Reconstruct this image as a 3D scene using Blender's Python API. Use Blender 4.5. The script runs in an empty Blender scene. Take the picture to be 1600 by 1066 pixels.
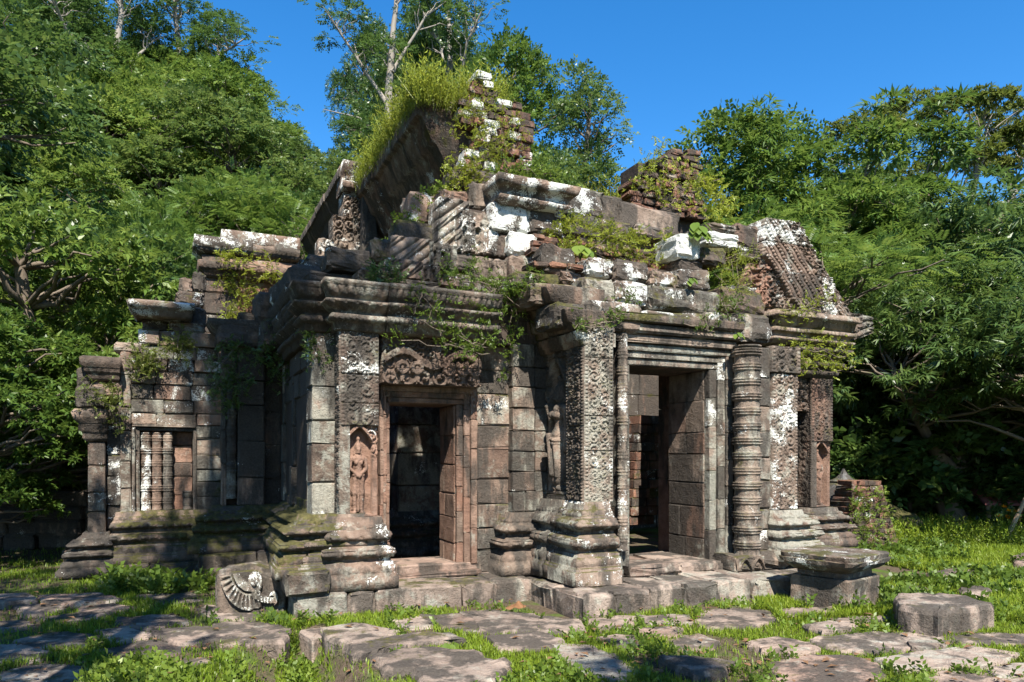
import bpy, math, random
import numpy as np
from mathutils import Vector, Matrix, noise as mnoise

S = bpy.context.scene
COL = S.collection
rnd = random.Random(7)
rng = np.random.default_rng(7)
R = math.radians

# ------------------------------------------------------------ camera, sky, sun
FPX, HX, HY, EYE = 1146.0, 800.0, 715.0, 1.6      # focal length and horizon of the 1600 px wide photograph
cam_d = bpy.data.cameras.new('camera'); cam = bpy.data.objects.new('camera', cam_d); COL.objects.link(cam)
cam.location = (0, 0, EYE); cam.rotation_euler = (R(90), 0, 0)
cam_d.sensor_width = 36; cam_d.lens = FPX / 1600 * 36
cam_d.shift_y = (HY - 533) / 1600
cam_d.clip_end = 2000
S.camera = cam

SUN_DIR = Vector((0.20, -0.98, 0)).normalized() * math.cos(R(50)) + Vector((0, 0, math.sin(R(50))))
W = bpy.data.worlds.new('World'); S.world = W; W.use_nodes = True
wn = W.node_tree.nodes; wl = W.node_tree.links
sky = wn.new('ShaderNodeTexSky'); sky.sky_type = 'NISHITA'; sky.sun_disc = False
sky.sun_elevation = R(50); sky.sun_rotation = math.atan2(SUN_DIR.x, SUN_DIR.y)
sky.altitude = 600; sky.air_density = 1.0; sky.dust_density = 0.35; sky.ozone_density = 3.5
hsv = wn.new('ShaderNodeHueSaturation'); hsv.inputs['Saturation'].default_value = 1.33; hsv.inputs['Value'].default_value = 1.0
wl.new(sky.outputs[0], hsv.inputs['Color'])
wl.new(hsv.outputs[0], wn['Background'].inputs['Color'])
wn['Background'].inputs['Strength'].default_value = 0.098
sd = bpy.data.lights.new('sun', 'SUN'); sd.energy = 4.8; sd.angle = R(0.53); sd.color = (1.0, 0.94, 0.85)
sun = bpy.data.objects.new('sun', sd); COL.objects.link(sun)
sun.rotation_euler = SUN_DIR.to_track_quat('Z', 'Y').to_euler(); sun.location = (5, -20, 30)
S.view_settings.view_transform = 'Standard'; S.view_settings.look = 'None'
S.view_settings.gamma = 1; S.view_settings.exposure = 1.4
try: S.cycles.use_denoising = True
except Exception: pass
S.cycles.max_bounces = 6; S.cycles.diffuse_bounces = 3; S.cycles.transparent_max_bounces = 4

# ------------------------------------------------------------ frames
A = np.array([-2.13, 7.28]); TH = math.atan2(1146, 2500)
UX = np.array([math.cos(TH), math.sin(TH)]); VX = np.array([-math.sin(TH), math.cos(TH)])
def wpos(u, v, z=0.0):
    p = A + u * UX + v * VX
    return Vector((p[0], p[1], z))
def ray(px, py): return np.array([(px - HX) / FPX, 1.0]), (HY - py) / FPX
def pv(px, py, v):                 # where the line of sight meets the upright plane v = const
    d, dz = ray(px, py); t = (v + A @ VX) / (d @ VX)
    return (t * d - A) @ UX, EYE + t * dz
def pu(px, py, u):
    d, dz = ray(px, py); t = (u + A @ UX) / (d @ UX)
    return (t * d - A) @ VX, EYE + t * dz
def pg(px, py, z=0.0):
    d, dz = ray(px, py); t = (z - EYE) / dz
    return t * d[0], t
def py_(px, py, Y): return (px - HX) / FPX * Y, EYE + (HY - py) / FPX * Y   # at depth Y

# ------------------------------------------------------------ objects
def props(o, kw):
    for k, x in kw.items():
        if k == 'cat': o['category'] = x
        else: o[k] = x
    return o
def empty(name, loc, rz=0.0, **kw):
    o = bpy.data.objects.new(name, None); COL.objects.link(o); o.empty_display_size = .2
    o.location = loc; o.rotation_euler = (0, 0, rz); return props(o, kw)
def mk(name, V, F, mat, parent=None, loc=(0, 0, 0), smooth=False, rz=0.0, **kw):
    me = bpy.data.meshes.new(name)
    me.from_pydata([tuple(p) for p in V], [], [tuple(f) for f in F])
    if smooth: me.polygons.foreach_set('use_smooth', [True] * len(me.polygons))
    if mat: me.materials.append(mat)
    o = bpy.data.objects.new(name, me); COL.objects.link(o)
    if parent: o.parent = parent
    o.location = loc; o.rotation_euler = (0, 0, rz)
    return props(o, kw)
def np_mesh(name, V, F, mat, smooth=False, attr=None):
    V = np.asarray(V, np.float32); F = np.asarray(F, np.int32); k = F.shape[1]
    me = bpy.data.meshes.new(name)
    me.vertices.add(len(V)); me.vertices.foreach_set('co', V.ravel())
    me.loops.add(F.size); me.loops.foreach_set('vertex_index', F.ravel())
    me.polygons.add(len(F)); me.polygons.foreach_set('loop_start', np.arange(0, F.size, k, dtype=np.int32))
    try: me.polygons.foreach_set('loop_total', np.full(len(F), k, np.int32))
    except Exception: pass
    if smooth: me.polygons.foreach_set('use_smooth', np.ones(len(F), bool))
    me.update(calc_edges=True)
    if attr is not None:
        a = me.attributes.new('rnd', 'FLOAT', 'FACE'); a.data.foreach_set('value', np.asarray(attr, np.float32))
    if mat: me.materials.append(mat)
    return me
def mk_np(name, V, F, mat, parent=None, loc=(0, 0, 0), smooth=False, attr=None, rz=0.0, **kw):
    o = bpy.data.objects.new(name, np_mesh(name, V, F, mat, smooth, attr)); COL.objects.link(o)
    if parent: o.parent = parent
    o.location = loc; o.rotation_euler = (0, 0, rz)
    return props(o, kw)

# ------------------------------------------------------------ materials
class NT:
    def __init__(s, name):
        s.m = bpy.data.materials.new(name); s.m.use_nodes = True; s.t = s.m.node_tree
        s.n = s.t.nodes; s.n.clear(); s.out = s.n.new('ShaderNodeOutputMaterial')
    def new(s, k, **kw):
        n = s.n.new(k)
        for a, b in kw.items(): setattr(n, a, b)
        return n
    def put(s, sock, x):
        if hasattr(x, 'is_linked') or isinstance(x, bpy.types.NodeSocket): s.t.links.new(x, sock)
        elif isinstance(x, tuple) and len(x) == 3 and sock.type == 'RGBA': sock.default_value = (*x, 1)
        else: sock.default_value = x
    def math(s, op, a, b=0.0, c=None, clamp=False):
        n = s.new('ShaderNodeMath', operation=op, use_clamp=clamp); s.put(n.inputs[0], a); s.put(n.inputs[1], b)
        if c is not None: s.put(n.inputs[2], c)
        return n.outputs[0]
    def noise(s, scale, vec=None, detail=4, rough=.55, dist=0.0):
        n = s.new('ShaderNodeTexNoise'); n.inputs['Scale'].default_value = scale; n.inputs['Detail'].default_value = detail
        n.inputs['Roughness'].default_value = rough; n.inputs['Distortion'].default_value = dist
        if vec is not None: s.put(n.inputs['Vector'], vec)
        return n.outputs[0]
    def step(s, x, lo, hi):
        n = s.new('ShaderNodeMapRange', interpolation_type='SMOOTHSTEP'); s.put(n.inputs[0], x); s.put(n.inputs[1], lo); s.put(n.inputs[2], hi)
        return n.outputs[0]
    def mix(s, f, a, b):
        n = s.new('ShaderNodeMix', data_type='RGBA'); s.put(n.inputs[0], f); s.put(n.inputs[6], a); s.put(n.inputs[7], b)
        return n.outputs[2]
    def ramp(s, f, stops):
        n = s.new('ShaderNodeValToRGB'); s.put(n.inputs[0], f); e = n.color_ramp.elements
        while len(e) < len(stops): e.new(.5)
        for q, (p, c) in zip(e, stops): q.position = p; q.color = (*c, 1)
        return n.outputs[0]
    def objattr(s, name):
        n = s.new('ShaderNodeAttribute', attribute_type='OBJECT', attribute_name=name); return n.outputs['Fac']

def stone_material(name, c0, c1, c2, moss_base=0.0, lichen_base=0.0):
    t = NT(name); geo = t.new('ShaderNodeNewGeometry'); P = geo.outputs['Position']
    info = t.new('ShaderNodeObjectInfo'); orand = info.outputs['Random']
    li, mo, da, re, gr = (t.objattr(k) for k in ('lichen', 'moss', 'dark', 'red', 'grey'))
    off = t.new('ShaderNodeVectorMath', operation='MULTIPLY_ADD'); t.put(off.inputs[0], orand)
    off.inputs[1].default_value = (1.5, 2.1, .7); t.put(off.inputs[2], P); PO = off.outputs[0]
    n_big = t.noise(1.3, P, 4); n_mid = t.noise(5.5, PO, 7, .62); n_fine = t.noise(38, P, 5, .65)
    f = t.math('ADD', t.math('MULTIPLY', n_mid, .75), t.math('MULTIPLY', orand, .34)); f = t.math('ADD', f, t.math('MULTIPLY', n_fine, .25)); f = t.math('SUBTRACT', f, .19)
    col = t.ramp(f, [(.22, c0), (.48, c1), (.78, c2)])
    rf = t.math('ADD', t.math('MULTIPLY', t.step(n_big, .48, .78), .24), re, clamp=True)
    col = t.mix(t.math('MULTIPLY', rf, .75), col, t.ramp(n_mid, [(.3, (.15, .072, .045)), (.7, (.33, .165, .11))]))
    # grey green crust of lichen
    g = t.noise(4.3, PO, 11, .74, .3); gm = t.step(t.math('ADD', g, t.math('MULTIPLY', gr, .24)), .53, .66)
    col = t.mix(t.math('MULTIPLY', gm, .58), col, t.ramp(n_fine, [(.3, (.19, .20, .165)), (.7, (.38, .39, .33))]))
    # black algae that runs down in streaks; on the left flank also painted tree shade
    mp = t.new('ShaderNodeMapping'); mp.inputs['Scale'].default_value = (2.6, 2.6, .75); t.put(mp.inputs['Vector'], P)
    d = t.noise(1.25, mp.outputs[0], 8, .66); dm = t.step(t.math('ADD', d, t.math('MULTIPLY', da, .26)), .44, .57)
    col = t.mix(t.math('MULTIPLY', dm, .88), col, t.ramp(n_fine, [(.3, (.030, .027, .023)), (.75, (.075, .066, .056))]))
    # white lichen rosettes
    w = t.noise(3.3, PO, 10, .66, .25); sp = t.noise(60, P, 3, .7)
    wv = t.math('ADD', w, t.math('MULTIPLY', t.math('SUBTRACT', li, .06), .33)); wv = t.math('ADD', wv, t.math('MULTIPLY', t.math('SUBTRACT', sp, .5), .36)); wv = t.math('ADD', wv, lichen_base)
    wm = t.step(wv, .655, .705)
    col = t.mix(t.math('MULTIPLY', wm, .95), col, t.ramp(sp, [(.28, (.36, .37, .34)), (.5, (.54, .55, .51)), (.74, (.73, .73, .69))]))
    # moss on ledges
    nz = t.new('ShaderNodeSeparateXYZ'); t.put(nz.inputs[0], geo.outputs['True Normal'])
    up = t.math('MULTIPLY', t.math('MAXIMUM', nz.outputs[2], 0.0), .16)
    mv = t.math('ADD', t.noise(2.7, P, 8, .7), up); mv = t.math('ADD', mv, t.math('MULTIPLY', mo, .30)); mv = t.math('ADD', mv, moss_base)
    mm = t.step(mv, .66, .76)
    col = t.mix(t.math('MULTIPLY', mm, .88), col, t.ramp(t.noise(22, P, 4, .7), [(.32, (.028, .032, .009)), (.55, (.070, .064, .019)), (.78, (.125, .122, .032))]))
    bs = t.new('ShaderNodeBsdfPrincipled'); t.put(bs.inputs['Base Color'], col); bs.inputs['Roughness'].default_value = .92
    bs.inputs['Specular IOR Level'].default_value = .18
    vor = t.new('ShaderNodeTexVoronoi'); vor.inputs['Scale'].default_value = 42; t.put(vor.inputs['Vector'], P)
    pits = t.step(vor.outputs['Distance'], .05, .38)
    h = t.math('ADD', t.math('MULTIPLY', n_mid, .75), t.math('MULTIPLY', n_fine, .34)); h = t.math('ADD', h, t.math('MULTIPLY', pits, .10)); h = t.math('ADD', h, t.math('MULTIPLY', wm, .05))
    bp = t.new('ShaderNodeBump'); bp.inputs['Strength'].default_value = .8; bp.inputs['Distance'].default_value = .055; t.put(bp.inputs['Height'], h)
    t.t.links.new(bp.outputs[0], bs.inputs['Normal']); t.t.links.new(bs.outputs[0], t.out.inputs[0])
    return t.m
M_STONE = stone_material('sandstone', (.044, .035, .029), (.135, .103, .080), (.275, .215, .168))
M_BRICK = stone_material('laterite_brick', (.07, .042, .032), (.17, .085, .058), (.27, .15, .10), .01, 0.0)
M_PAVE = stone_material('paving_sandstone', (.10, .078, .063), (.225, .175, .142), (.335, .27, .22), -.08, -.06)

def leaf_material(name, dark, mid, light, spec=.35, trans=.30):
    t = NT(name)
    at = t.new('ShaderNodeAttribute', attribute_type='GEOMETRY', attribute_name='rnd')
    info = t.new('ShaderNodeObjectInfo')
    f = t.math('SUBTRACT', t.math('ADD', t.math('MULTIPLY', at.outputs['Fac'], .70), t.math('MULTIPLY', info.outputs['Random'], .42)), .07)
    col = t.ramp(f, [(.05, dark), (.5, mid), (.95, light)])
    b = t.new('ShaderNodeBsdfPrincipled'); t.put(b.inputs['Base Color'], col); b.inputs['Roughness'].default_value = .42
    b.inputs['Specular IOR Level'].default_value = spec
    tr = t.new('ShaderNodeBsdfTranslucent'); hs = t.new('ShaderNodeHueSaturation'); hs.inputs['Hue'].default_value = .485
    hs.inputs['Value'].default_value = 1.35; t.put(hs.inputs['Color'], col); t.t.links.new(hs.outputs[0], tr.inputs[0])
    mx = t.new('ShaderNodeMixShader'); mx.inputs[0].default_value = trans
    t.t.links.new(b.outputs[0], mx.inputs[1]); t.t.links.new(tr.outputs[0], mx.inputs[2]); t.t.links.new(mx.outputs[0], t.out.inputs[0])
    return t.m
M_LEAF_DARK = leaf_material('leaf_dark', (.028, .062, .014), (.058, .118, .026), (.105, .170, .040), .6, .38)
M_LEAF_MID = leaf_material('leaf_mid', (.026, .060, .014), (.064, .120, .026), (.135, .190, .046), .55, .40)
M_LEAF_LIGHT = leaf_material('leaf_light', (.046, .094, .016), (.096, .165, .028), (.18, .245, .050), .35, .42)
M_LEAF_OLIVE = leaf_material('leaf_olive', (.055, .080, .014), (.105, .140, .026), (.17, .19, .045), .3, .40)
M_GRASS = leaf_material('grass_blade', (.075, .120, .012), (.16, .235, .020), (.28, .33, .045), .25, .40)
M_WEED = leaf_material('roof_weed', (.12, .115, .020), (.20, .25, .028), (.36, .40, .06), .25, .40)
M_VINE = leaf_material('vine_leaf', (.055, .095, .014), (.105, .165, .022), (.17, .23, .035), .3, .35)
M_FLOWER = leaf_material('orange_petal', (.6, .22, .01), (.75, .32, .01), (.8, .42, .02), .2, .3)

def simple(name, c, rough=.85, var=.35, scale=9.0, bump=.5, stretch=(1, 1, 1)):
    t = NT(name); geo = t.new('ShaderNodeNewGeometry'); mp = t.new('ShaderNodeMapping'); mp.inputs['Scale'].default_value = stretch
    t.put(mp.inputs['Vector'], geo.outputs['Position'])
    n = t.noise(scale, mp.outputs[0], 7, .65); n2 = t.noise(scale * .22, mp.outputs[0], 4)
    f = t.math('ADD', t.math('MULTIPLY', n, .6), t.math('MULTIPLY', n2, .4))
    col = t.ramp(f, [(.28, tuple(x * (1 - var) for x in c)), (.72, tuple(min(1, x * (1 + var)) for x in c))])
    b = t.new('ShaderNodeBsdfPrincipled'); t.put(b.inputs['Base Color'], col); b.inputs['Roughness'].default_value = rough; b.inputs['Specular IOR Level'].default_value = .2
    bp = t.new('ShaderNodeBump'); bp.inputs['Strength'].default_value = bump; bp.inputs['Distance'].default_value = .03; t.put(bp.inputs['Height'], n)
    t.t.links.new(bp.outputs[0], b.inputs['Normal']); t.t.links.new(b.outputs[0], t.out.inputs[0]); return t.m
M_CORE = simple('wall_core', (.055, .042, .034))
M_BARK = simple('bark', (.13, .105, .08), .9, .45, 7, .8, (1, 1, .25))
M_BARK_PALE = simple('bark_pale', (.22, .195, .165), .85, .35, 6, .6, (1, 1, .3))
M_WOOD = simple('weathered_pole', (.34, .24, .15), .7, .3, 14, .3)
M_RUSTROOF = simple('painted_roof', (.30, .11, .10), .6, .3, 6, .3)
M_CLIFF = simple('cliff_rock', (.105, .078, .062), .9, .65, 2.6, 1.0)
M_SHRINE = stone_material('shrine_plaster', (.045, .045, .046), (.12, .12, .118), (.24, .24, .235), -.02, -.08)
M_LITTER = simple('leaf_litter', (.15, .085, .045), .9, .45, 9, .3)
M_RAG = simple('orange_cloth', (.17, .085, .04), .9, .3, 12, .4)

def ground_material(name, grassy):
    t = NT(name); geo = t.new('ShaderNodeNewGeometry'); P = geo.outputs['Position']
    a = t.noise(2.2, P, 8, .65); b_ = t.noise(.35, P, 5); c = t.noise(30, P, 4, .7)
    soil = t.ramp(c, [(.3, (.050, .038, .026)), (.7, (.125, .095, .066))])
    grass = t.ramp(t.math('ADD', t.math('MULTIPLY', c, .6), t.math('MULTIPLY', a, .4)), [(.3, (.030, .052, .010)), (.7, (.085, .130, .022))])
    f = t.step(t.math('ADD', t.math('MULTIPLY', a, .6), t.math('MULTIPLY', b_, .5)), .50 - grassy, .64 - grassy)
    b = t.new('ShaderNodeBsdfPrincipled'); t.put(b.inputs['Base Color'], t.mix(f, soil, grass)); b.inputs['Roughness'].default_value = .95
    b.inputs['Specular IOR Level'].default_value = .1
    bp = t.new('ShaderNodeBump'); bp.inputs['Strength'].default_value = .9; bp.inputs['Distance'].default_value = .05
    t.put(bp.inputs['Height'], t.math('ADD', a, t.math('MULTIPLY', c, .5))); t.t.links.new(bp.outputs[0], b.inputs['Normal'])
    t.t.links.new(b.outputs[0], t.out.inputs[0]); return t.m
M_GROUND = ground_material('grassy_soil', -.01)
M_HILL = ground_material('hill_floor', .06)

# ------------------------------------------------------------ stone shapes
def _lattice(n):
    idx = {}; pts = []; faces = []
    def vid(p):
        if p not in idx: idx[p] = len(pts); pts.append(p)
        return idx[p]
    for ax in range(3):
        b, c = (ax + 1) % 3, (ax + 2) % 3
        for side in (0, n):
            for i in range(n):
                for j in range(n):
                    q = []
                    for (di, dj) in ((0, 0), (1, 0), (1, 1), (0, 1)):
                        p = [0, 0, 0]; p[ax] = side; p[b] = i + di; p[c] = j + dj; q.append(vid(tuple(p)))
                    faces.append(q if side else q[::-1])
    return np.array(pts), faces
LAT3 = _lattice(3); LAT4 = _lattice(4); LAT6 = _lattice(6)
def stone_geo(h, c=.02, jit=.006, lat=LAT3, slant=None):
    L, F = lat; n = L.max(); h = np.asarray(h, float); c = min(c, .42 * h.min())
    P = np.zeros(L.shape)
    for a in range(3):
        vals = [-h[a], -h[a] + c] + [(-1 + 2 * (k + 1) / (n - 2)) * (h[a] - c) + rnd.uniform(-.10, .10) * h[a] for k in range(n - 3)] + [h[a] - c, h[a]]
        P[:, a] = np.array(vals)[L[:, a]]
    ext = (L == 0) | (L == n); k = ext.sum(1)
    pull = np.where(k == 2, .42, np.where(k == 3, .60, 0.0)) * c
    pull = pull * rng.uniform(.5, 1.7, len(P))
    P -= np.sign(P) * ext * pull[:, None]
    if slant is not None: P = P + slant(P)
    P += rng.normal(0, 1, P.shape) * jit
    if n >= 6:                                   # weathered: broad dents and chipped edges
        o = np.array([rnd.uniform(0, 50) for _ in range(3)])
        for i in range(len(P)):
            q = P[i] + o; w = mnoise.noise(Vector(q * 4.5)) * .022 + mnoise.noise(Vector(q * 13)) * .010
            P[i] *= 1 + w / (np.abs(h).mean())
    return P, F
def stone(parent, name, u0, u1, v0, v1, z0, z1, c=.02, jit=.006, mat=None, tilt=0.0, gap=.004, lat=LAT3, slant=None, **kw):
    h = ((u1 - u0) / 2 - gap, (v1 - v0) / 2, (z1 - z0) / 2 - gap)
    P, F = stone_geo(h, c, jit, lat, slant)
    o = mk(name, P, F, mat or M_STONE, parent, ((u0 + u1) / 2, (v0 + v1) / 2, (z0 + z1) / 2), **kw)
    o.rotation_euler = (rnd.gauss(0, tilt), rnd.gauss(0, tilt * .6), rnd.gauss(0, tilt))
    return o
def solid(parent, name, u0, u1, v0, v1, z0, z1, mat=None, **kw):
    V = [(x, y, z) for z in (z0, z1) for y in (v0, v1) for x in (u0, u1)]
    F = [(0, 2, 3, 1), (4, 5, 7, 6), (0, 1, 5, 4), (2, 6, 7, 3), (0, 4, 6, 2), (1, 3, 7, 5)]
    return mk(name, V, F, mat or M_CORE, parent, **kw)
def vary(kw):
    k = dict(kw)
    for a in ('lichen', 'moss', 'dark', 'red', 'grey'):
        k[a] = k.get(a, 0.0) + rnd.gauss(0, .16)
    return k
def split(a, b, size, jit=.35):
    n = max(1, round((b - a) / size)); w = [1 + rnd.uniform(-jit, jit) for _ in range(n)]; t = sum(w); out = [a]
    for x in w: out.append(out[-1] + (b - a) * x / t)
    return out
def pairs(*a):
    s = split(*a); return list(zip(s, s[1:]))
def wall_F(parent, u0, u1, z0, z1, v, depth, ch=.26, sl=.42, holes=(), name='wall_stone', proud=.012, c=.016, ragged=0.0, zr=None, **kw):
    zs = zr or split(z0, z1, ch, .2)
    for a, b in zip(zs, zs[1:]):
        cuts = [(u0, u1)]
        for (hu0, hu1, hz0, hz1) in holes:
            if min(b, hz1) - max(a, hz0) > .4 * (b - a):
                nc = []
                for (p, q) in cuts:
                    if hu0 > p + .02: nc.append((p, min(q, hu0)))
                    if hu1 < q - .02: nc.append((max(p, hu1), q))
                cuts = [x for x in nc if x[1] > x[0] + .03]
        for (p, q) in cuts:
            xs = split(p, q, sl)
            for x0, x1 in zip(xs, xs[1:]):
                d = rnd.gauss(0, proud)
                stone(parent, name, x0, x1, v + d, v + depth, a, b, c, .0045, **vary(kw))
def wall_L(parent, v0, v1, z0, z1, u, depth, ch=.26, sl=.42, name='wall_stone', proud=.012, c=.016, **kw):
    zs = split(z0, z1, ch, .2)
    for a, b in zip(zs, zs[1:]):
        xs = split(v0, v1, sl)
        for x0, x1 in zip(xs, xs[1:]):
            stone(parent, name, u + rnd.gauss(0, proud), u + depth, x0, x1, a, b, c, .0045, **vary(kw))
def PB(parent, name, x0, y0, x1, y1, v, depth=.45, **kw):        # one block: its outline seen in the photograph, on the plane v
    ym = (y0 + y1) / 2; u0 = pv(x0, ym, v)[0]; u1 = pv(x1, ym, v)[0]; xm = (x0 + x1) / 2
    z1 = pv(xm, y0, v)[1]; z0 = pv(xm, y1, v)[1]
    k = dict(c=.045, jit=.006, tilt=.025, lat=LAT6); k.update(kw)
    return stone(parent, name, u0, u1, v, v + depth, z0, z1, **k)

# ------------------------------------------------------------ carved surfaces
def sstep(a, b, x):
    t = np.clip((x - a) / (b - a), 0, 1); return t * t * (3 - 2 * t)
def relief(parent, name, face, plane, Sg, Zg, Dg, back=.10, mat=None, smooth=False, **kw):
    nz, nx = Sg.shape
    if face == 'F': V = np.stack([Sg, plane - Dg, Zg], -1)
    else: V = np.stack([plane - Dg, -Sg, Zg], -1)
    V = V.reshape(-1, 3)
    i = np.arange(nz * nx).reshape(nz, nx)
    F = np.stack([i[:-1, :-1], i[:-1, 1:], i[1:, 1:], i[1:, :-1]], -1).reshape(-1, 4)
    loop = np.concatenate([i[0, :], i[1:, -1], i[-1, -2::-1], i[-2:0:-1, 0]])
    B = V[loop].copy()
    if face == 'F': B[:, 1] = plane + back
    else: B[:, 0] = plane + back
    n0 = len(V); k = np.arange(len(loop)); k2 = (k + 1) % len(loop)
    F2 = np.stack([n0 + k, n0 + k2, loop[k2], loop[k]], -1)
    org = V.mean(0)
    return mk_np(name, np.vstack([V, B]) - org, np.vstack([F, F2]), mat or M_STONE, parent, tuple(org), smooth, **kw)
def grid(s0, s1, z0, z1, res=.007):
    nx = max(4, int((s1 - s0) / res)); nz = max(4, int((z1 - z0) / res))
    return np.meshgrid(np.linspace(s0, s1, nx), np.linspace(z0, z1, nz))
def wob(X, Z, k=1.0, seed=0.0):
    return (np.sin(X * 7.3 * k + Z * 3.1 * k + seed) + np.sin(X * -4.1 * k + Z * 8.7 * k + 2 * seed + 1.3) + np.sin(X * 13.7 * k + Z * 11.9 * k + seed * 3)) / 3
def scrolls(X, Z, s0, s1, z0, cols=2, seed=0.0):
    cw = (s1 - s0) / cols; xx = (X - s0) / cw; zz = (Z - z0) / cw
    xx = xx + .05 * wob(X, Z, 2, seed); zz = zz + .05 * wob(Z, X, 2, seed + 1)
    i = np.floor(xx); j = np.floor(zz); x = (xx - i) * 2 - 1; y = (zz - j) * 2 - 1
    hand = np.where((i % 2) == 0, 1.0, -1.0) * np.where((j % 2) == 0, 1.0, -1.0)
    r = np.hypot(x, y) + 1e-6; th = np.arctan2(y, x)
    hs = np.modf(np.abs(np.sin(i * 12.9898 + j * 78.233 + seed * 3.7) * 43758.5453))[0]
    s = np.cos(th * hand - (6.2 + 2.2 * hs) * r + hs * 6.28)
    h = sstep(-.25, .45, s) * (1 - sstep(.86, 1.08, r))
    h = h * (.90 + .10 * np.cos(7 * th + 3 * r)) + .75 * (1 - sstep(.08, .16 + .16 * hs, r))
    corner = sstep(1.02, 1.16, r) * (.55 + .45 * np.cos(10 * np.arctan2(1.2 - np.abs(y), 1.2 - np.abs(x))))
    worn = sstep(-.62, .10, wob(X * .9, Z * .8, .9, seed + 4) + .45 * wob(X, Z, 4, seed))
    return np.clip(h + corner, 0, 1.2) * (.35 + .65 * worn)
def beads(t, across, pitch, half):
    a = np.clip(1 - (across / half) ** 2, 0, 1); b = np.abs(np.sin(np.pi * t / pitch))
    return np.sqrt(a * np.clip(b, 0, 1))
def panel(parent, face, plane, s0, s1, z0, z1, cols=2, depth=.035, border=.13, seed=0.0, name='carved_panel', res=.0075, courses=None, **kw):
    X, Z = grid(s0, s1, z0, z1, res); w = s1 - s0; b = border * w
    D = (.75 * scrolls(X, Z, s0 + b, s1 - b, z0, cols, seed) + .42 * scrolls(X, Z, s0 + b, s1 - b, z0 + .03, cols * 2.5, seed + 5)) * depth
    eL = X - s0; eR = s1 - X; e = np.minimum(eL, eR)
    D = np.where(e < b, beads(Z, e - b * .5, b * .8, b * .38) * depth * .75 + depth * .15 * (np.abs(e - b * .95) < b * .12), D)
    D += .006 * wob(X, Z, .6, seed)
    for zc in (courses or []): D = np.where(np.abs(Z - zc) < .006, -.012, D)
    return relief(parent, name, face, plane, X, Z, D, mat=None, **kw)
def figure_height(X, Z, cx, z0, H, caps, flat=.8):
    out = np.full(X.shape, -1.0)
    for c in caps:
        xa, za, ra, da, xb, zb, rb, db = [k * H for k in c]
        dx, dz = xb - xa, zb - za; L2 = dx * dx + dz * dz + 1e-9
        px = X - cx - xa; pz = Z - z0 - za
        t = np.clip((px * dx + pz * dz) / L2, 0, 1)
        d2 = (px - t * dx) ** 2 + (pz - t * dz) ** 2; r = ra + t * (rb - ra); d = da + t * (db - da)
        hgt = d + np.sqrt(np.clip(r * r - d2, 0, None)) * flat
        out = np.where(d2 < r * r, np.maximum(out, hgt), out)
    return out
def cap2(x, z, r, d, x2=None, z2=None, r2=None, d2=None):
    return (x, z, r, d, x if x2 is None else x2, z if z2 is None else z2, r if r2 is None else r2, d if d2 is None else d2)
HEAD = [cap2(0, .862, .044, .012, 0, .895, .047, .012), cap2(0, .925, .058, .0, 0, .945, .052, .0), cap2(0, .96, .034, .005, 0, 1.03, .026, .0), cap2(0, 1.045, .036, 0),
        cap2(0, .872, .008, .050, 0, .897, .006, .048), cap2(-.017, .897, .010, .045), cap2(.017, .897, .010, .045), cap2(-.014, .853, .006, .048, .014, .853, .006, .048),
        cap2(-.052, .90, .010, .0, -.058, .83, .013, 0), cap2(.052, .90, .010, 0, .058, .83, .013, 0), cap2(0, .80, .034, .0, 0, .85, .032, .0)]
GUARD = HEAD + [cap2(-.085, .765, .048, .0, .085, .765, .048, .0), cap2(0, .76, .088, -.015, 0, .60, .070, -.01), cap2(0, .60, .072, -.01, 0, .52, .088, -.01),
        cap2(-.04, .715, .040, .03), cap2(.04, .715, .040, .03),
        cap2(-.125, .765, .036, 0, -.148, .635, .030, .015), cap2(.125, .765, .036, 0, .148, .635, .030, .015),
        cap2(-.148, .635, .029, .02, -.02, .535, .022, .055), cap2(.148, .635, .029, .02, .02, .545, .022, .055),
        cap2(-.03, .535, .026, .055, .01, .52, .022, .055), cap2(.03, .54, .026, .055, 0, .515, .022, .055),
        cap2(-.05, .50, .066, 0, -.06, .30, .058, 0), cap2(.05, .50, .066, 0, .06, .30, .058, 0), cap2(-.055, .33, .075, -.02, .055, .33, .075, -.02),
        cap2(0, .54, .020, .045, 0, .05, .018, .02), cap2(-.063, .30, .046, 0, -.062, .06, .034, 0), cap2(.063, .30, .046, 0, .062, .06, .034, 0),
        cap2(-.062, .075, .040, .0), cap2(.062, .075, .040, 0), cap2(-.066, .03, .036, .02, -.10, .02, .026, .03), cap2(.066, .03, .036, .02, .10, .02, .026, .03),
        cap2(-.09, .545, .022, .035, .09, .545, .022, .035)]
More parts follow.
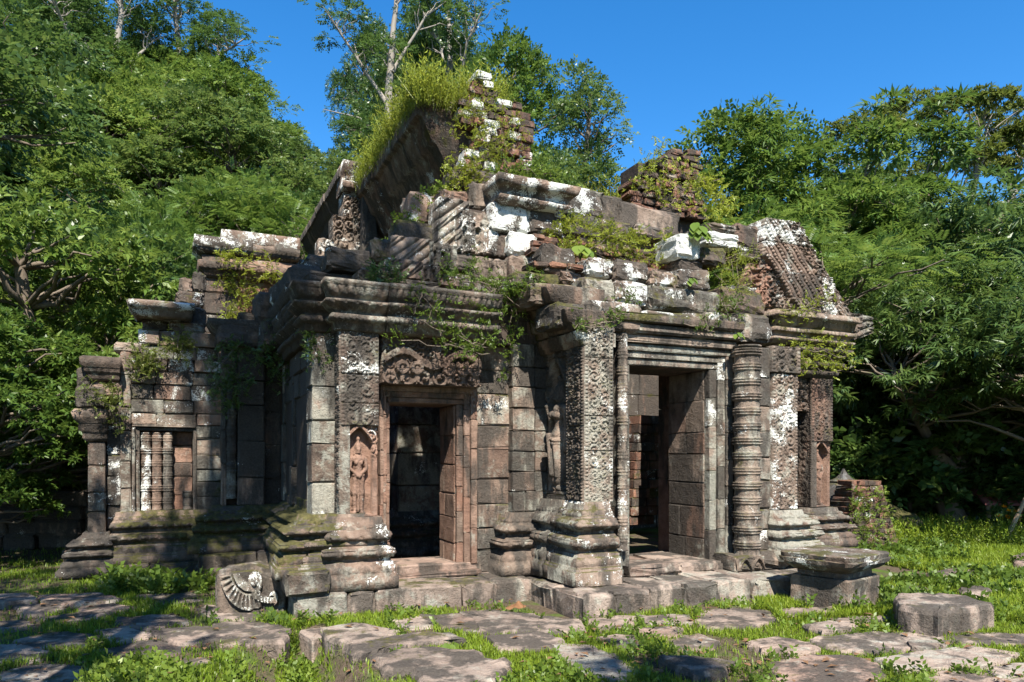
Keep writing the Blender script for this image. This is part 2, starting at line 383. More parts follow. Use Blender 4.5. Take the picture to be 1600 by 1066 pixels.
LADY = HEAD + [cap2(-.08, .765, .040, 0, .08, .765, .040, 0), cap2(0, .75, .075, -.01, 0, .60, .055, -.005), cap2(0, .60, .058, -.005, .01, .52, .085, -.005),
        cap2(-.04, .705, .042, .035), cap2(.04, .705, .042, .035),
        cap2(-.115, .76, .032, 0, -.16, .64, .028, .01), cap2(-.16, .64, .027, .02, -.135, .775, .022, .05), cap2(-.135, .79, .028, .05), cap2(-.13, .83, .02, .03, -.125, .88, .028, .02),
        cap2(.115, .76, .032, 0, .142, .60, .027, .0), cap2(.142, .60, .026, 0, .135, .42, .020, .01), cap2(.135, .41, .024, .01, .135, .37, .015, .01),
        cap2(.005, .52, .10, -.02, .0, .30, .095, -.02), cap2(-.02, .30, .095, -.02, -.01, .12, .115, -.035), cap2(.01, .30, .095, -.02, .02, .12, .11, -.035),
        cap2(-.07, .50, .020, .06, .07, .47, .020, .06), cap2(-.08, .455, .018, .06, .06, .44, .018, .06), cap2(0, .52, .018, .075, .02, .16, .026, .055), cap2(-.05, .48, .012, .07, -.05, .14, .016, .05), cap2(.06, .48, .012, .06, .07, .14, .016, .045),
        cap2(-.04, .10, .032, .0, -.04, .05, .028, 0), cap2(.045, .10, .032, 0, .045, .05, .028, 0), cap2(-.04, .03, .034, .02, -.08, .02, .026, .02), cap2(.045, .03, .034, .02, .09, .02, .026, .02)]
def devata(parent, face, plane, s0, s1, z0, z1, caps, niche=.085, seed=0.0, leaf=.03, res=.006, amp=1.3, **kw):
    X, Z = grid(s0, s1, z0, z1, res); w = s1 - s0; cx = (s0 + s1) / 2; Hh = z1 - z0
    fh = Hh * .80; hw = w * .36
    xn = (X - cx) / hw; zn = (Z - z0) / Hh
    arch = .86 + .12 * (1 - np.abs(xn)) ** .7 - .06 * np.abs(xn) ** 2
    inside = (np.abs(xn) < 1) & (zn < arch) & (zn > .02)
    rim = (np.abs(xn) < 1.16) & (zn < arch + .045) & ~inside
    D = np.where(inside, -niche, 0.0)
    orn = scrolls(X, Z, s0, s1, z0, 3, seed) * leaf
    D = np.where(~inside, orn * sstep(.55, .75, zn) - .004, D)
    D = np.where(rim, leaf * 1.05, D)
    sx = min(1.0, hw * 1.35 / (.32 * fh)); f = figure_height(cx + (X - cx) / sx, Z, cx, z0 + .02 * Hh, fh, caps); f = np.where(f > -1, f * amp, f)
    D = np.where((f > -1), np.maximum(D, f - niche * .62), D)
    D += .003 * wob(X, Z, 1.2, seed)
    return relief(parent, 'devata_relief', face, plane, X, Z, D, back=.14, **kw)
def moulding(parent, face, s0, s1, plane, prof, orn=None, mL=0, mR=0, depth=.3, piece=.7, name='cornice_stone', seed=1, vs=.02, **kw):
    """a stone course with a moulded profile [(z, out)], split into blocks; orn: {segment: (pitch, amp)}; m: mitre at each end"""
    orn = orn or {}; Zp, Op, tag = [], [], []
    for i, ((z0, o0), (z1, o1)) in enumerate(zip(prof, prof[1:])):
        n = 5 if i in orn else 1
        for k in range(n):
            t = k / n; Zp.append(z0 + (z1 - z0) * t); Op.append(o0 + (o1 - o0) * t); tag.append((i, t))
    Zp.append(prof[-1][0]); Op.append(prof[-1][1]); tag.append((-1, 0))
    Zp = np.array(Zp); Op = np.array(Op)
    cuts = split(s0, s1, piece, .3)
    for q, (a, b) in enumerate(zip(cuts, cuts[1:])):
        first, last = q == 0, q == len(cuts) - 2
        g = .005; a2 = a + (0 if first else g); b2 = b - (0 if last else g)
        n = max(3, int((b2 - a2) / (min(vs, min(p for p, _ in orn.values()) / 6) if orn else .06))); t = np.linspace(0, 1, n); s = a2 + (b2 - a2) * t
        Sg = np.repeat(s[None, :], len(Zp), 0); Dg = np.repeat(Op[:, None], n, 1).copy(); Zg = np.repeat(Zp[:, None], n, 1).copy()
        for r_, (i, tt) in enumerate(tag):
            if i in orn:
                pitch, amp = orn[i]
                ph = np.abs(np.sin(np.pi * s / pitch)); bump = math.sin(math.pi * min(tt * 1.0 + .05, 1)) ** .6
                Dg[r_] += amp * bump * (ph ** .6 - .35)
        if first and mL: Sg = Sg - (Dg * mL) * (1 - t)[None, :]
        if last and mR: Sg = Sg + (Dg * mR) * t[None, :]
        off = rnd.gauss(0, .012); dz = rnd.gauss(0, .006)
        Dg = Dg + off + .008 * wob(Sg, Zg, .8, seed + q) + .006 * wob(Zg, Sg, 2.3, q); Zg = Zg + dz + .006 * wob(Sg, Zg * 0, .7, seed)
        # close over the top and under the bottom
        Sg = np.vstack([Sg[:1], Sg, Sg[-1:]]); Zg = np.vstack([Zg[:1], Zg, Zg[-1:]]); Dg = np.vstack([np.full((1, n), -depth), Dg, np.full((1, n), -depth)])
        relief(parent, name, face, plane, Sg, Zg, Dg, back=depth, **vary(kw))
def lathe(parent, name, cu, cv, prof, mat=None, seg=20, smooth=True, **kw):
    prof = [p for p in prof]; n = len(prof); an = np.linspace(0, 2 * math.pi, seg, endpoint=False)
    V = np.array([[r * math.cos(a), r * math.sin(a), z] for (z, r) in prof for a in an])
    F = [[k * seg + i, k * seg + (i + 1) % seg, (k + 1) * seg + (i + 1) % seg, (k + 1) * seg + i] for k in range(n - 1) for i in range(seg)]
    z0 = prof[0][0]; V[:, 2] -= z0
    o = rng.uniform(0, 40, 3); rp_ = np.array([r for (z, r) in prof]).max()
    for i in range(len(V)):                         # worn, chipped rings with faint vertical petals
        p = V[i]; rr_ = math.hypot(p[0], p[1]); a_ = math.atan2(p[1], p[0])
        w = mnoise.noise(Vector((p[0] * 5 + o[0], p[1] * 5 + o[1], p[2] * 3.5 + o[2]))) * .05 + mnoise.noise(Vector((p[0] * 22 + o[0], p[1] * 22 + o[1], p[2] * 22))) * .035
        if rr_ > rp_ * .94: w += .018 * math.cos(a_ * 16) - .05 * max(0, mnoise.noise(Vector((p[0] * 7 + o[1], p[1] * 7, p[2] * 9 + o[0]))) - .15) * 2
        V[i, :2] *= 1 + w
    return mk_np(name, V, np.array(F), mat or M_STONE, parent, (cu, cv, z0), smooth, **kw)
def turned(z0, z1, r, n):
    p = [(z0, .02), (z0, r * 1.02), (z0 + .02, r * 1.02)]; step = (z1 - z0 - .04) / n
    for i in range(n):
        a = z0 + .02 + i * step; big = 1.05 if i % 3 == 1 else 1.0
        p += [(a + step * .01, r * .93), (a + step * .30, r * .91), (a + step * .40, r * .94), (a + step * .43, r * 1.0 * big), (a + step * .52, r * 1.015 * big), (a + step * .54, r * .95),
              (a + step * .58, r * .97), (a + step * .61, r * 1.035 * big), (a + step * .72, r * 1.05 * big), (a + step * .75, r * .95), (a + step * .79, r * 1.02 * big), (a + step * .87, r * 1.03 * big), (a + step * .90, r * .93), (a + step * .99, r * .93)]
    return p + [(z1 - .02, r * 1.02), (z1, r * 1.02), (z1, .02)]
# ------------------------------------------------------------ the ruined temple (local axes: u along the front, v into the building, z up)
T = empty('temple_ruin', (A[0], A[1], 0), TH, label='roofless carved sandstone temple ruin with two front doorways, lichen patches and weeds', cat='temple')
VPIL, VDOOR, VWALL, VPIER, VP1 = .30, .62, .80, .50, -.47
U3 = pv(913, 650, VP1)[0]                       # left corner of the projecting porch
UPL, UPR = pv(532, 650, VPIL)[0], pv(592, 650, VPIL)[0]
US = pv(500, 650, .58)[0]                       # left side wall
def U(px, v): return pv(px, 650, v)[0]
def Zv(px, py, v): return pv(px, py, v)[1]
STEP = .22
# ---- stepped foot of the temple
st = solid(T, 'step_course', .12, 4.9, .12, 1.6, 0, STEP - .03)
us = [U(460, 0), U(544, 0), U(587, 0), U(722, 0), U(772, 0), 2.62]
for a, b in zip(us, us[1:]):
    stone(st, 'step_stone', a, b, 0 + rnd.gauss(0, .012), .62, -.12, STEP + rnd.gauss(0, .006), .03, .008, M_PAVE, lat=LAT4, **vary(dict(moss=.1, grey=.2)))
UPS = U(905, -1.13)
for a, b in pairs(-1.05, .05, .6):
    stone(st, 'step_stone', UPS, UPS + .7, a, b, -.12, STEP, .04, .01, M_PAVE, lat=LAT4, **vary(dict(moss=.25, dark=.1)))
us = [UPS, U(955, -1.13), U(1016, -1.13), U(1072, -1.13), U(1124, -1.13), U(1178, -1.13), U(1240, -1.13), U(1330, -1.13)]
for i, (a, b) in enumerate(zip(us, us[1:])):
    stone(st, 'step_stone', a, b, -1.13 + rnd.gauss(0, .02) - (.05 if i < 2 else 0), -.35, -.12, STEP + rnd.gauss(0, .008), .035, .010, M_PAVE, lat=LAT4, **vary(dict(moss=.1, grey=.15)))
for a, b in pairs(2.6, 7.5, .9):
    stone(st, 'step_stone', a, b, -.36, .6, .0, STEP - .01, .03, .008, M_PAVE, **vary({}))
for a, b in pairs(.1, 2.6, .8):
    stone(st, 'step_stone', a, b, .60, 1.4, .0, STEP + .005, .03, .008, M_PAVE, **vary({}))
# plinth block at the left corner
stone(st, 'plinth_stone', U(446, -.05), U(517, -.05), -.05, .5, STEP, Zv(470, 893, -.05), .035, .010, lat=LAT4, moss=.35, grey=.2)
stone(st, 'plinth_stone', U(446, -.05) - .02, U(446, -.05) + .5, .5, 1.3, STEP - .02, Zv(470, 893, -.05) + .02, .04, .012, lat=LAT4, moss=.5, grey=.2)

# ---- left wing, front
zc0, zc1 = Zv(560, 518, VPIL), Zv(560, 446, VPIL)
lw = solid(T, 'wing_wall', US + .08, 2.75, VWALL + .05, VWALL + .5, STEP, 2.2 * 0 + STEP + .1)
solid(lw, 'wall_core', UPL + .05, UPR + .02, VPIL + .34, VWALL + .5, STEP, zc1 - .05)
solid(lw, 'wall_core', UPR, 2.95, VWALL + .06, VWALL + .5, Zv(660, 632, VDOOR) + .1, zc1 - .05)
solid(lw, 'wall_core', U(748, VDOOR) + .02, 2.95, VWALL + .06, VWALL + .5, STEP, zc1)
zb = Zv(560, 808, VPIL)
pl = solid(T, 'pilaster', UPL + .03, UPR - .01, VPIL + .19, VDOOR + .3, STEP, zc0)
ztop = Zv(560, 665, VPIL)
devata(pl, 'F', VPIL + .045, UPL + .005, UPR - .005, zb, ztop, GUARD, niche=.085, seed=.4, red=.55, grey=-.15, dark=-.35, moss=-.6, lichen=.05)
panel(pl, 'F', VPIL, UPL, UPR, ztop + .003, zc0 - .005, cols=2, depth=.022, seed=1.1, courses=[Zv(560, 630, VPIL), Zv(560, 585, VPIL)], lichen=.26, dark=-.05, grey=.1)
panel(pl, 'L', UPL, -VPIL - .24, -VPIL, zb, zc0 - .005, cols=2, depth=.028, seed=2.0, lichen=.1, grey=.2)
for a, b in pairs(zb, zc0, .34):
    stone(pl, 'wall_stone', UPL - .26, UPL + .05, VPIL + .24, VPIL + .6, a, b, .015, .005, **vary(dict(grey=.5, lichen=.12, moss=-.2)))
# base of the pilaster
def base_prof_old(z0, z1, o):
    h = z1 - z0
    return [(z0, o), (z0 + .20 * h, o), (z0 + .21 * h, o * .88), (z0 + .40 * h, o * .84), (z0 + .46 * h, o * .55), (z0 + .50 * h, o * .72), (z0 + .62 * h, o * .80), (z0 + .66 * h, o * .42),
            (z0 + .72 * h, o * .40), (z0 + .76 * h, o * .66), (z0 + .88 * h, o * .58), (z0 + .90 * h, o * .30), (z1, o * .22)]
def base_prof(z0, z1, o):
    h = z1 - z0
    return [(z0 + a * h, o * b) for a, b in ((0, 1), (.17, 1), (.18, .93), (.21, .93), (.22, .86), (.33, .84), (.345, .74), (.375, .74), (.385, .60), (.43, .56), (.44, .74), (.475, .80), (.545, .80), (.575, .72), (.58, .58), (.60, .56), (.605, .42), (.66, .40), (.665, .50), (.685, .52), (.69, .62), (.76, .68), (.80, .60), (.805, .46), (.83, .44), (.835, .34), (.90, .30), (.905, .22), (1, .16))]
BO = {4: (.10, .030), 11: (.115, .060), 12: (.115, .050), 20: (.10, .055), 25: (.08, .030)}
moulding(pl, 'F', UPL, UPR, VPIL, base_prof(STEP, zb, .26), BO, mL=1, mR=.55, depth=.2, piece=.9, name='base_stone', lichen=.22, moss=-.05, dark=.05, grey=.2)
# side base running back along the left wall
moulding(lw, 'L', -3.7, -VPIL - .02, UPL - .05, base_prof(STEP + .16, zb + .04, .42), BO, mR=.5, depth=.3, piece=.75, name='base_stone', moss=.55, dark=.2)
moulding(lw, 'F', UPL - .32, UPL, VPIL + .22, base_prof(STEP + .14, zb + .02, .36), BO, mL=1, depth=.2, piece=.7, name='base_stone', moss=.40, grey=.2)
# side wall with its corner, window recesses and balusters
zw1 = zc0 + .05
wall_L(lw, VPIL + .28, 1.42, zb + .03, zw1, US, .5, .30, .9, grey=.35, lichen=.05, moss=.0, dark=.2)
solid(lw, 'wall_core', US + .05, US + .5, VPIL + .30, 3.7, STEP, zw1 + .5)
solid(lw, 'wall_core', US + .30, US + .5, 1.4, 3.7, STEP, zw1 + .4)
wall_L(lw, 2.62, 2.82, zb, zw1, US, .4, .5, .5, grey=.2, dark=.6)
wall_L(lw, 3.62, 3.82, zb, zw1, US, .4, .5, .5, grey=.3, dark=.2)
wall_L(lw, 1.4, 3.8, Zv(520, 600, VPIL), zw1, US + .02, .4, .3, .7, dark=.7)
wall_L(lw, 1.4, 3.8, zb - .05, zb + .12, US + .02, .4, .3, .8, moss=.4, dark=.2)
def window_L(v0, v1, z0, z1, u):
    fr = solid(T, 'side_window', u + .26, u + .29, v0, v1, z0, z1)
    k = max(2, int((v1 - v0) / .2))
    for i in range(k):
        lathe(fr, 'baluster', u + .15, v0 + (i + .5) * (v1 - v0) / k, turned(z0, z1, .075, 5), seg=14, **vary(dict(dark=.3, grey=.2)))
window_L(1.5, 2.6, zb + .12, Zv(520, 605, VPIL), US)
window_L(2.85, 3.6, zb + .12, Zv(520, 605, VPIL), US)
# cornice of the wing: front and left side
CO2 = 1
def corn(zs):                      # pixel heights of the layers at x=560 turned into profile
    return [(Zv(560, y, VPIL), o * .8) for y, o in zs]
CP = corn([(518, .03), (517, .07), (506, .08), (505, .12), (500, .16), (494, .13), (492, .06), (488, .09), (480, .20), (474, .22), (472, .12), (468, .13), (466, .17), (452, .22), (449, .25), (444, .25)])
CO = {3: (.05, .025), 4: (.05, .02), 7: (.09, .03), 8: (.09, .035), 12: (.07, .035)}
cn = solid(T, 'wing_cornice', UPL + .15, 2.8, VPIL + .2, VWALL + .5, zc0, zc1 + .02)
moulding(cn, 'F', UPL, U(776, VPIL), VPIL, CP, CO, mL=1, depth=.42, piece=.62, lichen=.06, dark=.05, grey=.1)
moulding(cn, 'L', -3.7, -VPIL - .3, US, CP, CO, mR=.2, depth=.42, piece=.6, dark=.8, moss=.30, grey=-.2, lichen=-.1)  # dark: black algae plus the flank's tree shade put into the stone colour
moulding(cn, 'F', UPL - .28, UPL + .02, VPIL + .26, CP, CO, mL=1, depth=.3, piece=.6, dark=.2, moss=.1)
# wall strip, doorway and lintel
zl0, zl1 = Zv(668, 603, VDOOR - .12), Zv(668, 533, VDOOR - .12)
wall_F(lw, U(746, VDOOR), 2.62, STEP, zc0, VDOOR + .02, .4, .30, .6, grey=.15, lichen=-.05, red=.15)
dr = solid(T, 'doorway', U(748, VDOOR), U(750, VDOOR), VDOOR + .1, VDOOR + .3, STEP, 1.0)
VLI = VDOOR - .20
li = solid(dr, 'lintel', U(594, VDOOR - .12) + .03, U(745, VDOOR - .12) - .03, VDOOR + .05, VDOOR + .4, zl0 + .02, zl1 + .1)
X, Z = grid(U(594, VDOOR - .12), U(745, VDOOR - .12), zl0, zl1 + .03, .0075)
ls0, ls1 = X.min(), X.max(); lcx = (ls0 + ls1) / 2; lh = zl1 - zl0
xs_ = (X - lcx) / ((ls1 - ls0) / 2); zs_ = (Z - zl0) / lh
D = .055 * scrolls(X, Z, ls0, ls1, zl0 - .02, 6, .7) * (zs_ < .62) + .05 * scrolls(X, Z, ls0, ls1, zl0 + .13, 9, 2.2) * (zs_ >= .60)
gar = .56 - .16 * np.cos(xs_ * 5.2) * (np.abs(xs_) < 1)
D = np.where(np.abs(zs_ - gar) < .085, .075 + .008 * np.cos(X * 90), D)
fg = figure_height(X, Z, lcx + .04, zl0 + .34 * lh, lh * .62, GUARD); D = np.where(fg > -1, np.maximum(D, fg + .05), D)
for k in (-.62, -.33, .33, .62, .86):
    fg = figure_height(X, Z, lcx + k * (ls1 - ls0) / 2, zl0 + .02, lh * .46, GUARD); D = np.where(fg > -1, np.maximum(D, fg + .045), D)
    ring = np.abs(np.hypot(X - lcx - k * (ls1 - ls0) / 2, Z - zl0 - .36 * lh) - .11 * lh); D = np.where(ring < .02, np.maximum(D, .075), D)
relief(li, 'carved_lintel', 'F', VLI, X, Z, D, back=.2, red=.12, dark=-.15, lichen=-.12, moss=-.25)
def frame(par, x0, xi0, xi1, x1, ytop, yin, ybot, v, depth, kw, reveal=.5, kr=None, stones=.34, zbot=None):
    """moulded door frame seen in the photograph between x0..xi0 (left) and xi1..x1 (right)"""
    xm = (xi0 + xi1) / 2; zt, zi = Zv(xm, ytop, v), Zv(xm, yin, v); zb_ = zbot if zbot is not None else Zv(xm, ybot, v)
    a0, a1, b0, b1 = U(x0, v), U(xi0, v), U(xi1, v), U(x1, v)
    for (p, q, sgn) in ((a0, a1, 1), (b0, b1, -1)):
        for i in range(3):
            w = (q - p) / 3; k = i if sgn > 0 else 2 - i
            zs = split(zb_, zt if k < 2 else zi, stones, .25)
            for a, b in zip(zs, zs[1:]): stone(par, 'jamb_stone', p + i * w, p + (i + 1) * w, v + .028 * k, v + depth, a, b, .008, .003, gap=.002, **vary(kw))
    for i in range(3):
        h = (zt - zi) / 3; stone(par, 'frame_head', a0 + i * .05, b1 - i * .05, v + .028 * i - .002, v + depth, zt - (i + 1) * h, zt - i * h, .01, .003, gap=.002, **vary(kw))
    zs = split(zb_, zi, stones, .25)
    kr = kr or kw
    for a, b in zip(zs, zs[1:]):
        if rnd.random() < .5:
            m = v + depth + reveal * rnd.uniform(.35, .65)
            stone(par, 'reveal_stone', b0 - .015, b0 + .35, v + depth - .1, m, a, b, .010, .003, **vary(kr)); stone(par, 'reveal_stone', b0 - .015, b0 + .35, m, v + depth + reveal, a, b, .010, .003, **vary(kr))
        else: stone(par, 'reveal_stone', b0 - .015, b0 + .35, v + depth - .1, v + depth + reveal, a, b, .010, .003, **vary(kr))
        stone(par, 'reveal_stone', a1 - .35, a1 + .012, v + depth - .1, v + depth + reveal, a, b, .012, .004, **vary(kr))
    stone(par, 'soffit_slab', a1 - .3, b0 + .3, v + .10, v + depth + reveal, zi - .004, zi + .22, .012, .004, **vary(kr))
    return a0, a1, b0, b1, zt, zi, zb_
a0, a1, b0, b1, zt, zi, zb_ = frame(dr, 594, 611, 716, 746, 604, 630, 886, VDOOR, .22, dict(red=.45, grey=-.2, dark=-.3, lichen=-.15, moss=-.5), .42)
for i, (o, h0, h1) in enumerate(((.02, .0, .10), (-.10, .0, .055))):
    stone(dr, 'sill', a0 - .02 + i * .0, b1 + .02, VDOOR + o, VDOOR + .7, STEP + h0, STEP + h1 + (.04 if i == 0 else 0), .015, .005, M_PAVE, lat=LAT4, red=.35, grey=-.1)
# ---- pier in the corner between wing and porch
zp1 = Zv(820, 470, VPIER)
uq0 = U(801, VPIER)
pr = solid(T, 'corner_pier', uq0 + .05, U3 + .3, VPIER + .08, VPIER + .7, STEP, zp1)
uq0 = U(801, VPIER)
wall_L(pr, VPIER + .45, VPIER + .75, Zv(820, 800, VPIER), zp1, uq0 + .01, .3, .26, .4, grey=.3, moss=-.2)
zs = split(Zv(820, 800, VPIER), zp1, .255, .1)
for a, b in zip(zs, zs[1:]):
    m = U(rnd.choice((836, 836, 822)), VPIER)
    stone(pr, 'wall_stone', uq0, m, VPIER + rnd.gauss(0, .005), VPIER + .45, a, b, .012, .004, **vary(dict(grey=.3, lichen=-.05, moss=-.2)))
    stone(pr, 'wall_stone', m, U3 + .05, VPIER + rnd.gauss(0, .005), VPIER + .45, a, b, .012, .004, **vary(dict(grey=.3, lichen=-.05)))
moulding(pr, 'F', uq0, U3 + .1, VPIER, base_prof(STEP, Zv(820, 800, VPIER), .26), BO, mL=1, depth=.2, piece=.5, name='base_stone', dark=.2, moss=.1)
# ---- porch: left side with its devata, then the carved pilasters
zpb, zpt = Zv(935, 787, VP1), Zv(935, 512, VP1)
po = solid(T, 'porch_wall', U3 + .20, U3 + .34, VP1 + .06, VPIER + .2, STEP, zpt + .02)
vd0 = pu(848, 650, U3)[0]; vd1 = pu(887, 650, U3)[0]
zd0, zd1 = pu(868, 772, U3)[1], pu(868, 560, U3)[1]
devata(po, 'L', U3 + .05, -vd0, -vd1, zd0, zd1, LADY, niche=.10, seed=1.7, leaf=.045, res=.005, amp=2.0, grey=.1, dark=.0, lichen=-.05, red=.1, moss=-.3)
panel(po, 'L', U3, -vd1 + .003, -VP1 - .002, zpb, zpt, cols=2, depth=.045, border=.12, seed=3.1, courses=[1.35, 1.95], res=.006, moss=.12, dark=.1)
panel(po, 'L', U3 + .02, -vd0, -vd1, zd1 + .003, zpt, cols=2, depth=.04, seed=4.1, res=.007, dark=.2)
stone(po, 'ledge_stone', U3 - .02, U3 + .3, vd1, vd0, zpb - .01, zd0, .012, .004, dark=.2)
UP1L, UP1R = U3, U(958, VP1)
panel(po, 'F', VP1, UP1L, UP1R, zpb, zpt, cols=2, depth=.028, border=.14, seed=5.3, courses=[Zv(935, 650, VP1), Zv(935, 705, VP1), Zv(935, 560, VP1)], res=.006, lichen=.30, grey=.45, moss=.02, dark=-.15)
moulding(po, 'F', UP1L, U(952, VP1), VP1, base_prof(STEP + .02, zpb, .30), BO, mL=1, depth=.3, piece=1.2, name='base_stone', lichen=-.05, grey=.4, moss=.15, dark=.1)
moulding(po, 'L', -VPIER + .02, -VP1, U3, base_prof(STEP, zpb + .01, .30), BO, mR=1, depth=.3, piece=.55, name='base_stone', dark=.15, moss=.25)
# porch doorway
pdv = -.30
pd = solid(T, 'porch_doorway', U(1146, pdv), U(1150, pdv), pdv + .1, pdv + .3, STEP, .9)
a0, a1, b0, b1, zt, zi, zb_ = frame(pd, 966, 988, 1113, 1146, 541, 573, 884, pdv, .25, dict(grey=.45, lichen=.05, red=-.1, moss=-.1), .62, dict(grey=-.1, red=.15, dark=.12, moss=-.4, lichen=-.2), .36)
lathe(pd, 'colonnette', U(971, pdv), pdv - .02, turned(Zv(973, 860, pdv), zpt + .02, .062, 13), seg=18, lichen=.28, grey=.2)
for i in range(2):
    stone(pd, 'frame_head', U(948, pdv) + .06 * i, U(1150, pdv) - .02 * i, pdv - .10 + .05 * i, pdv + .5, zt + .11 - .105 * i, zt + .22 - .11 * i, .02, .005, lat=LAT4, moss=.15, grey=.15)
stone(pd, 'frame_head', U(952, pdv), U(1152, pdv), pdv - .16, pdv + .5, zt + .22, zt + .34, .03, .008, lat=LAT4, moss=.5, dark=.1)
stone(pd, 'sill', a1 - .12, U(1052, pdv), pdv - .12, pdv + .5, STEP, Zv(1040, 880, pdv) , .05, .012, M_PAVE, lat=LAT4, red=.1)
stone(pd, 'sill', U(1054, pdv), b1 + .02, pdv - .12, pdv + .9, STEP, Zv(1040, 880, pdv) - .01, .05, .010, M_PAVE, lat=LAT4, red=.1)
stone(pd, 'sill', a1 - .2, b1, pdv + .1, pdv + 1.1, STEP - .02, Zv(1040, 880, pdv) - .03, .03, .008, M_PAVE, lat=LAT4, red=.2)
# inner red jamb
for a, b in pairs(zb_, zi + .2, .8):
    stone(pd, 'inner_jamb', U(1038, .9), U(1064, .9), .55, 1.05, a, b, .012, .004, red=.6, dark=-.2, moss=-.6, grey=-.4, lichen=-.4)
# round colonnette right of the door, then the right pilaster
cvv = VP1 - .02; cu = U(1167, cvv); cr = (U(1186, cvv) - U(1148, cvv)) / 2
lathe(T, 'colonnette', cu, cvv, turned(Zv(1167, 868, cvv), Zv(1167, 541, cvv), cr * .86, 14), seg=56, grey=.25, moss=.15, lichen=.06)
pb = stone(T, 'porch_base', U(1146, -.62), U(1192, -.62), -.66, -.1, STEP, Zv(1167, 868, -.6), .02, .006, lat=LAT4, grey=.1, dark=.1)
X, Z = grid(U(1149, -.62), U(1190, -.62), STEP + .02, Zv(1167, 870, -.6), .006); w_ = X.max() - X.min()
xx = ((X - X.min()) / w_ * 2) % 1 * 2 - 1; zz = (Z - Z.min()) / (Z.max() - Z.min())
arch = 1 - np.abs(xx) ** 1.6 * .9; D = np.where((zz < arch) & (zz > arch - .16), .03, np.where(zz < arch - .16, -.02, 0)) ; D = np.where(np.hypot(xx * .8, (zz - .35)) < .16, .03, D); D = np.where((np.abs(zz - .15 - .1 * np.abs(xx)) < .05) & (np.abs(xx) < .5), .025, D)
rp = relief(pb, 'carved_niche', 'F', 0, X, Z, D, back=.03, grey=.1); rp.location = rp.location + Vector((-pb.location.x, -.665 - pb.location.y, -pb.location.z))
stone(T, 'porch_base', U(1192, -.62), U(1240, -.62), -.60, -.1, STEP, Zv(1210, 862, -.6), .05, .015, lat=LAT4, moss=.1, dark=.2)
vr = VP1 + .02; ur0, ur1 = U(1207, vr), U(1246, vr); zr0, zr1 = Zv(1226, 796, vr), Zv(1226, 545, vr)
pr2 = solid(T, 'pilaster', U(1188, vr), ur1 - .01, vr + .05, VPIER + .2, STEP, zr1)
panel(pr2, 'F', vr, ur0, ur1, zr0, Zv(1226, 585, vr), cols=2, depth=.030, border=.12, seed=6.6, res=.007, lichen=.52, grey=.2, dark=-.35, moss=-.5)
panel(pr2, 'F', vr - .03, ur0 - .04, ur1 + .02, Zv(1226, 583, vr), zr1 + .02, cols=2, depth=.03, seed=7.2, dark=.15, grey=.1)
for a, b in pairs(Zv(1196, 862, vr), zr1, .33):
    stone(pr2, 'wall_stone', U(1186, vr), ur0 - .003, vr + .015, vr + .4, a, b, .02, .006, **vary(dict(grey=.3, dark=.15, moss=.1)))
moulding(pr2, 'F', ur0 - .02, ur1, vr, base_prof(STEP + .10, zr0, .26), BO, mL=.2, mR=1, depth=.2, piece=1, name='base_stone', grey=.3, lichen=.12)
# ---- right wing
vrw = .30; uw0, uw1 = U(1268, vrw), U(1301, vrw); zw0, zwt = Zv(1285, 792, vrw), Zv(1285, 592, vrw)
rw = solid(T, 'wing_wall', ur1 - .05, uw1 - .02, vrw + .35, vrw + .8, STEP, zwt + .1)
wall_F(rw, U(1246, vrw), uw0 + .02, STEP, zwt, vrw + .28, .3, .4, .35, red=.15, dark=.15)
X, Z = grid(U(1240, vrw), U(1267, vrw), Zv(1252, 642, vrw), Zv(1252, 588, vrw), .007)
relief(rw, 'carved_lintel', 'F', vrw + .08, X, Z, .06 * scrolls(X, Z, X.min(), X.max(), Z.min(), 2, .9), back=.25, red=.1)
for k in range(3): stone(rw, 'jamb_stone', U(1246, vrw) + .09 * k, U(1246, vrw) + .09 * k + .07, vrw + .20 + .02 * k, vrw + .5, STEP, Zv(1252, 644, vrw), .01, .003, red=.35, dark=-.1)
pw = solid(T, 'pilaster', uw0 + .01, uw1 - .01, vrw + .19, vrw + .7, STEP, zwt)
zdv = Zv(1285, 690, vrw)
devata(pw, 'F', vrw + .045, uw0 + .004, uw1 - .004, zw0, zdv, GUARD, niche=.085, seed=2.4, red=.5, dark=-.3, grey=-.2, moss=-.6, lichen=-.1)
panel(pw, 'F', vrw, uw0, uw1, zdv + .003, zwt, cols=2, depth=.03, seed=8.8, red=.3, grey=-.1, dark=.05)
panel(pw, 'L', uw0, -vrw - .3, -vrw, zw0, zwt, cols=1, depth=.01, seed=9, red=.1, dark=.1)
moulding(pw, 'F', uw0, uw1, vrw, base_prof(STEP + .10, zw0, .24), BO, mL=1, mR=1, depth=.2, piece=1, name='base_stone', grey=.25, lichen=.08)
def cprof(px, ys, v, os): return [(Zv(px, y, v), o) for y, o in zip(ys, os)]
ent = solid(T, 'wing_cornice', U(1238, vrw), uw1 - .05, vrw + .1, vrw + .8, zwt, Zv(1285, 500, vrw))
moulding(ent, 'F', U(1236, vrw), uw1, vrw, cprof(1285, [592, 589, 588, 582, 581, 577, 575, 569, 568, 564, 562, 555, 554, 549, 548, 545], vrw, [.02, .03, .06, .07, .04, .06, .12, .13, .08, .08, .14, .18, .20, .21, .15, .14]), {5: (.05, .02), 9: (.07, .025)}, mL=.3, mR=1, depth=.4, piece=1, moss=.2, dark=.1)
